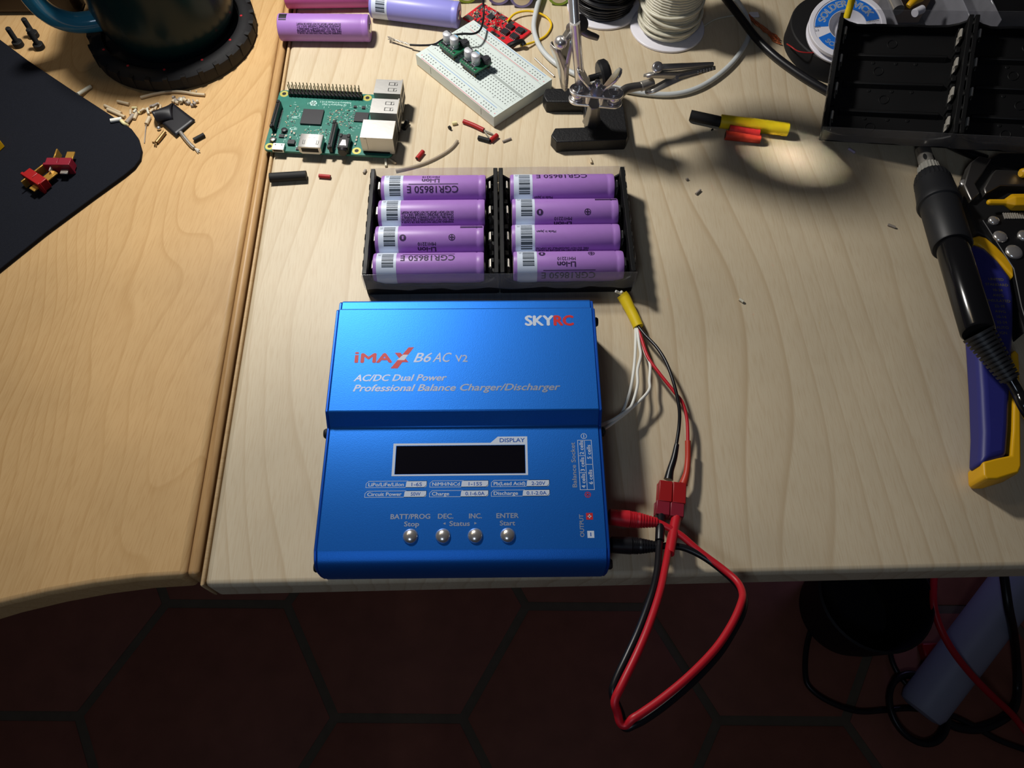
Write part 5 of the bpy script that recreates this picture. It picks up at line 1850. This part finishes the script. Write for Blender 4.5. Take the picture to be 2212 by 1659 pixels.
o = centre(g.build('cable_loop', smooth=60)); tag(o, 'short black cable bend beside the soldering iron tip', 'cable')
g = G()
pts = [(886, 97, 4), (912, 98, 6), (938, 96, 10), (956, 86, 14), (975, 77, 19), (1000, 73, 20), (1022, 73, 19), (1036, 66, 17), (1043, 48, 16), (1045, 20, 18), (1042, -10, 24), (1040, -40, 26)]
g.tube([at(*p) for p in pts], 0.75, BLKRUB, 10, sub=6)
o = g.build('jumper_wire', smooth=60)
tag(o, 'thin black wire with a stripped twisted end, draped over the breadboard', 'wire')
wt = centre(o)
g = G()
for k in range(4):
    ph = k * pi / 2
    pts = []
    a, b = at(838, 82, 3.0), at(888, 97, 3.5)
    for i in range(13):
        f = i / 12
        q = a.lerp(b, f)
        r = 0.45 if f > 0.35 else 0.45 + (0.35 - f) * 2.0
        q += Vector((0, cos(ph + f * 9) * r, sin(ph + f * 9) * r))
        pts.append(q)
    g.tube(pts, 0.3, NICKEL, 6, sub=2)
for v in g.v:
    v -= Vector(wt.location) / S
g.build('stripped_end', wt)
g = G()
g.tube([at(1096, 46, 3), at(1112, 30, 4), at(1135, 24, 4), at(1160, 27, 3), at(1182, 38, 1.5), at(1191, 55, 1), at(1180, 76, 1), at(1160, 88, 1.4), at(1140, 95, 3), at(1124, 99, 3)], 0.8, YELW, 10)
o = centre(g.build('balance_wire', smooth=60)); tag(o, 'thin yellow wire looping from the red circuit board', 'wire')
g = G()
g.tube([at(1521, 56, 1), at(1545, 42, 0.8), at(1570, 36, 0.8), at(1590, 33, 0.8)], 0.55, IVORY, 8)
o = centre(g.build('wire_end', smooth=60)); tag(o, 'thin ivory wire end leading from the ivory spool to the black cable', 'wire')
# copper braid offcut
g = G()
rr = random.Random(4)
for k in range(9):
    a, b = at(1617, 36, 1.5), at(1683, 90, 1.2)
    pts = []
    for i in range(11):
        f = i / 10
        q = a.lerp(b, f) + Vector((sin(i * 2.1 + k) * 0.7 * (1 + max(0, f - 0.7) * 3), 0.55 * (k - 4) * (1 if f < .75 else 1.5) + cos(i * 1.9 + k * 2) * 0.5, 0.4 * sin(i * 1.3 + k)))
        pts.append(q)
    g.tube(pts, 0.55, COPPER, 6, sub=2)
o = centre(g.build('copper_braid', smooth=60)); tag(o, 'burnt copper braid offcut between the black cable and the tape roll', 'braid')
g = G(); p = at(1628, 33, 0); g.box(p.x - 3.6, p.x + 3.6, p.y - 3, p.y + 2.2, 0, 1.6, SPOOLW)
o = centre(g.build('plastic_scrap', bevel=0.6)); tag(o, 'white plastic scrap beside the copper braid', 'scrap')


# ------------------------------------------------------------------ heat-shrink pieces and wire offcuts
def rod(name, label, cat, pts, r, m, group=None, hollow=False, lift=None):
    g = G()
    P = [at(p[0], p[1], p[2] if len(p) > 2 else r) for p in pts]
    g.tube(P, r, m, 14 if r > 0.9 else 8, sub=5)
    if hollow:
        for e, s in ((0, 1), (-1, -1)):
            d = (P[1] - P[0]).normalized() * -1 if e == 0 else (P[-1] - P[-2]).normalized()
            g.cyl(P[e] + d * 0.01, P[e] + d * 0.06, r * 0.68, SOCK, 14)
    o = centre(g.build(name, smooth=50))
    return tag(o, label, cat, group)


rod('heat_shrink', 'long black heat-shrink tube below the corner of the green computer board', 'tubing', [(583, 384), (662, 379)], 3.1, BLACKM, 'heat-shrink offcuts', True)
rod('heat_shrink', 'small red heat-shrink offcut right of the long black tube', 'tubing', [(689, 380), (714, 382)], 1.3, REDSH, 'heat-shrink offcuts', True)
rod('heat_shrink', 'short red offcut below the network port, lying on a slant', 'tubing', [(901, 343), (914, 327)], 1.5, REDSH, 'heat-shrink offcuts', True)
rod('heat_shrink', 'thick black sleeve whose end is pushed into the yellow tube', 'tubing', [(1491, 249), (1556, 263)], 3.6, BLACKM, 'heat-shrink offcuts', True)
rod('heat_shrink', 'long yellow printed tube with a black sleeve in its end', 'tubing', [(1556, 262), (1702, 280)], 4.6, YEL, 'heat-shrink offcuts', True)
rod('heat_shrink', 'dark red offcut resting against the yellow tube', 'tubing', [(1575, 279, 5.2), (1640, 290, 5.2)], 3.0, REDSH, 'heat-shrink offcuts', True)
rod('heat_shrink', 'bright red offcut lying in front of the yellow tube', 'tubing', [(1567, 292), (1642, 300)], 3.2, REDORG, 'heat-shrink offcuts', True)
rod('heat_shrink', 'dark offcut in the shadow beside the metal ports', 'tubing', [(872, 278), (880, 263)], 1.7, BLACKM, 'heat-shrink offcuts', True)
rod('heat_shrink', 'black offcut touching the short red piece below the breadboard corner', 'tubing', [(1033, 297), (1058, 304)], 1.5, BLACKM, 'heat-shrink offcuts', True)
rod('heat_shrink', 'short red piece meeting the black offcut below the breadboard corner', 'tubing', [(1059, 304), (1074, 292)], 1.6, REDSH, 'heat-shrink offcuts', True)
rod('heat_shrink', 'tiny black ring of tubing beside the cream clipping', 'tubing', [(970, 277), (973, 275)], 1.4, BLACKM, 'heat-shrink offcuts', True)
rod('heat_shrink', 'grey-black offcut beside the black tape square', 'tubing', [(419, 303), (441, 291)], 1.5, BLACKM, 'heat-shrink offcuts', True)
w_ = rod('wire_offcut', 'red wire offcut with bared silver strands by the breadboard corner', 'wire', [(1001, 262), (1022, 270), (1045, 281)], 1.5, REDSH)
g = G()
for dx in ((1066, 291), (1063, 289), (1058, 299)):
    g.tube([at(1044, 280, 1.5), at((1044 + dx[0]) / 2, (281 + dx[1]) / 2 - 0.5, 1.6), at(dx[0], dx[1], 1.0)], 0.45, NICKEL, 6)
for v in g.v:
    v -= Vector(w_.location) / S
g.build('bare_strands', w_)
rod('clear_tubing', 'long curved strip of milky clear tubing ending behind the left holder', 'tubing', [(855, 369), (900, 358), (930, 347), (960, 331), (978, 317), (988, 304)], 1.0, CLEARCL)
rod('bare_wire', 'bare silver wire stub beside the breadboard edge', 'wire', [(1155, 126), (1175, 145), (1197, 165)], 0.7, NICKEL)
for (lab, a, b, r, m) in [
    ('cream clipping beside the tiny black ring', (977, 267), (987, 265), 1.2, CREAM),
    ('grey clipping right of the short red piece', (1086, 306), (1104, 299), 0.8, GREYCL),
    ('white clipping hanging from under the network port', (833, 343), (834, 359), 0.9, IVORY),
    ('beige clipping slanting away from the network port', (841, 343), (855, 353), 0.8, BEIGE),
    ('tiny grey crumb behind the back corner of the left holder', (786, 374), (790, 367), 0.9, GREYCL),
    ('pale clipping standing just behind the right holder', (1275, 343), (1278, 352), 0.9, BEIGE),
    ('grey clipping out on the bare wood to the right of the loaded holders', (1503, 419), (1513, 410), 0.8, GREYCL),
    ('lone white clipping on the bare wood beside the yellow wire sleeve', (1597, 646), (1606, 652), 0.9, IVORY),
    ('grey clipping on the bare wood left of the soldering iron grip', (1918, 485), (1934, 491), 0.8, GREYCL),
    ('lilac clipping in the shadow under the tilted empty holder', (1833, 321), (1847, 330), 0.9, mat('lilac_clipping', rgb(190, 176, 204), 0.5)),
    ('tiny dark crumb on the wood below the yellow tube', (1482, 388), (1486, 386), 0.8, GREYCL),
    ('tiny dark crumb on the wood beside the black sleeve', (1537, 281), (1540, 279), 0.6, BLACKM),
]:
    rod('wire_clipping', lab, 'clipping', [a, b], r, m, 'stray clippings on the desk')
for (lab, pts, r, m) in [
    ('white clipping lying alone on the upper edge of the mouse pad', [(168, 204, 3.6), (196, 187, 1.4)], 1.3, IVORY),
    ('upper of two long beige clippings beside the mouse pad edge', [(226, 228), (262, 245)], 1.1, BEIGE),
    ('lower of two long beige clippings beside the mouse pad edge', [(232, 236), (270, 253)], 1.1, BEIGE),
    ('bright white clipping on the mouse pad beside its rounded corner', [(239, 261, 4.2), (263, 257, 4.0)], 1.4, WHITEW),
    ('short beige clipping above the two long beige ones', [(254, 219), (279, 225)], 1.1, BEIGE),
    ('grey clipping standing off the mouse pad corner', [(273, 265, 2.5), (288, 248)], 1.2, GREYCL),
    ('greenish white clipping draped over the mouse pad edge', [(262, 261, 3.8), (268, 267, 3.6), (275, 271, 1.2)], 1.2, CREAM),
    ('tiny beige clipping left of the thin stiff wire', [(290, 257), (295, 245)], 1.1, BEIGE),
    ('pinkish clipping at the top of the thin stiff wire', [(316, 268), (323, 253)], 1.3, BEIGE),
    ('thin stiff wire pointing at the viewer beside the mouse pad', [(316, 268, 1.0), (314, 285, 0.6), (312, 309, 0.4)], 0.35, GREYCL),
    ('long curved beige clipping hugging the coaster', [(304, 211), (330, 204), (365, 198), (395, 199), (420, 203), (443, 205)], 1.1, BEIGE),
]:
    rod('wire_clipping', lab, 'clipping', pts, r, m, 'clippings between the mouse pad and the coaster')
rr = random.Random(21)
cols = [CREAM, BEIGE, BEIGE, GREYCL, IVORY]
for k in range(16):
    f = k / 15
    px = 284 + 62 * f + rr.uniform(-3, 3); py = 240 - 10 * f + rr.uniform(-6, 7)
    a = rr.uniform(-0.5, 0.9) if k % 3 else rr.uniform(0.8, 2.0)
    l = rr.uniform(3.5, 7)
    z = 1.1 + (1.2 if k % 4 == 1 else 0)
    rod('wire_clipping', 'small beige clipping in the heap left of the black tape square', 'clipping', [(px - l * cos(a), py + l * sin(a), z), (px + l * cos(a), py - l * sin(a), z)], 0.8, rr.choice(cols), 'heap of clippings beside the black tape')
for k in range(16):
    f = k / 15
    px = 374 + 50 * f + rr.uniform(-4, 4); py = 214 + 10 * f + rr.uniform(-6, 6)
    a = rr.uniform(0, 3.1); l = rr.uniform(1.5, 4.2)
    z = 1.1 + (1.2 if k % 4 == 1 else 0)
    rod('wire_clipping', 'pale clipping in the heap behind the black tape square', 'clipping', [(px - l * cos(a), py + l * sin(a), z), (px + l * cos(a), py - l * sin(a), z)], 1.2, rr.choice([IVORY, GREYCL, BEIGE, GREYCL]), 'heap of clippings behind the black tape')
for k, (px, py) in enumerate([(411, 197), (417, 200), (424, 197)]):
    g = G(); g.ball(at(px, py, 0.5), 0.6, IVORY, 8); o = centre(g.build('solder_bead')); tag(o, 'tiny pale bead beside the coaster rim', 'bead', 'beads by the coaster')
g = G(); g.ball(at(343, 277, 1.3), 1.4, CHROME, 14); o = centre(g.build('solder_ball')); tag(o, 'shiny solder ball at the left corner of the black tape square', 'solder')

# folded black tape square with two bared leads
tq = thing('tape_square', 'folded square of black tape wrapped round two bared wire leads', 'tape', at(375, 265, 0))
TQ = at(375, 265, 0)


def tp(px, py, z):
    return at(px, py, z) - TQ


g = G()
a, b, c, d = tp(331, 248, 3), tp(372, 221, 3), tp(421, 258, 2), tp(380, 294, 2)
vs = []
nn = 8
for i in range(nn + 1):
    for j in range(nn + 1):
        u, v = i / nn, j / nn
        p = a.lerp(b, v).lerp(d.lerp(c, v), u)
        p.z = 1.8 + 0.6 * sin(3 * u + 2 * v)
        vs.append(p)
fs = [(i * (nn + 1) + j, i * (nn + 1) + j + 1, (i + 1) * (nn + 1) + j + 1, (i + 1) * (nn + 1) + j) for i in range(nn) for j in range(nn)]
g.add(vs, fs, TAPE)
o = g.build('tape_sheet', tq, smooth=60); sm = o.modifiers.new('thick', 'SOLIDIFY'); sm.thickness = 0.5 * S
g = G()
vs = []
for i in range(nn + 1):
    u = i / nn
    for j in range(nn + 1):
        v = j / nn
        p0_ = tp(332 + 42 * u, 250 - 28 * u, 2.4)
        q0_ = tp(343 + 32 * u, 272 - 20 * u + 8 * u * u, 2.4)
        p = p0_.lerp(q0_, v)
        p.z = 2.4 + 7.5 * sin(pi * v) ** 0.8 * (1 - 0.55 * u)
        vs.append(p)
g.add(vs, fs, TAPE)
o = g.build('folded_flap', tq, smooth=60); sm = o.modifiers.new('thick', 'SOLIDIFY'); sm.thickness = 0.4 * S
for (pp, m, sp_) in (([(356, 285, 1.5), (346, 298, 1.5), (338, 308, 1.3)], mat('tarnished_copper', rgb(150, 120, 80), 0.45, 0.8), [(329, 307), (333, 316), (337, 317)]),
                     ([(390, 286, 1.6), (400, 299, 1.6), (412, 313, 1.4), (420, 320, 1.2)], NICKEL, [(428, 331), (432, 329), (431, 324)])):
    g = G()
    g.tube([tp(*p) for p in pp], 1.3, m, 10)
    for (x, y) in sp_:
        g.tube([tp(*pp[-1]), tp(x, y, 0.6)], 0.4, m, 6, smooth=False)
    o = g.build('bare_lead', tq, smooth=60)
    o['label'] = 'tarnished frayed lead' if m is not NICKEL else 'bright tinned lead'

# ------------------------------------------------------------------ things on the floor
FL0 = FZ + 5
rb_ = [(2019, 1222), (2016, 1290), (2022, 1330), (2040, 1375), (2068, 1420), (2105, 1465), (2145, 1505), (2178, 1535), (2200, 1560), (2230, 1600)]
g = G(); g.tube([at(x, y, FL0 + (105, 105, 100, 95, 86, 66, 42, 18, 4, 4)[i]) for i, (x, y) in enumerate(rb_)], 4.6, REDRUB, 10)
o = centre(g.build('floor_cable', smooth=60)); tag(o, 'red cable crossing the grey desk leg on the dark floor', 'cable')
for lab, pts, r in [
    ('black cable curving in a wide bend over the bare tiles', [(1766, 1225, 30), (1758, 1330), (1742, 1400), (1740, 1460), (1752, 1488), (1790, 1515), (1850, 1536), (1910, 1534), (1960, 1530), (2010, 1536), (2060, 1548), (2105, 1570), (2160, 1600), (2230, 1625)], 3.8),
    ('black cable bowing left of the grey desk leg', [(2030, 1225, 40), (1985, 1285, 20), (1950, 1312), (1928, 1340), (1921, 1380), (1925, 1420), (1940, 1455), (1968, 1490), (1995, 1525), (2030, 1550), (2080, 1572), (2140, 1560), (2180, 1535), (2196, 1500)], 3.6),
    ('black cable falling past the right side of the grey desk leg', [(2166, 1222, 130), (2178, 1310, 120), (2188, 1360, 90), (2195, 1420, 30), (2198, 1480), (2192, 1525), (2170, 1552), (2120, 1575), (2070, 1572), (2040, 1556)], 5.5),
]:
    g = G(); g.tube([at(p[0], p[1], FL0 + (p[2] if len(p) > 2 else 0)) for p in pts], r, BLKRUB, 10)
    o = centre(g.build('floor_cable', smooth=60)); tag(o, lab, 'cable', 'cables on the floor')
g = G()
pts = []
c_ = at(1975, 1530, FL0)
for k in range(41):
    a = 2 * pi * k / 20
    pts.append(c_ + Vector((cos(a) * (34 + k * 0.1), sin(a) * (40 + k * 0.1), 4 + (k > 20) * 7)))
g.tube(pts, 4.2, BLKRUB, 8, sub=2)
o = centre(g.build('cable_coil', smooth=60)); tag(o, 'coil of black cable round the foot of the grey desk leg', 'cable')
g = G()
cb = at(1858, 1300, FZ + 60)
g.lathe([(0, 58), (3, 62), (40, 68), (110, 74), (112, 71), (40, 65), (6, 58), (6, 0)], (cb.x, cb.y, FZ), (0, 0, 1), DARKBIN, 48)
o = centre(g.build('waste_bin', smooth=40)); tag(o, 'dark round bin standing on the tiles under the desk', 'bin')
g = G(); q = at(2006, 1412, FZ); g.box(q.x - 14, q.x + 16, q.y - 10, q.y + 12, FZ, FZ + 16, REDPL, None); o = centre(g.build('plastic_clip', bevel=2)); tag(o, 'small red plastic clip beside the grey desk leg', 'clip')
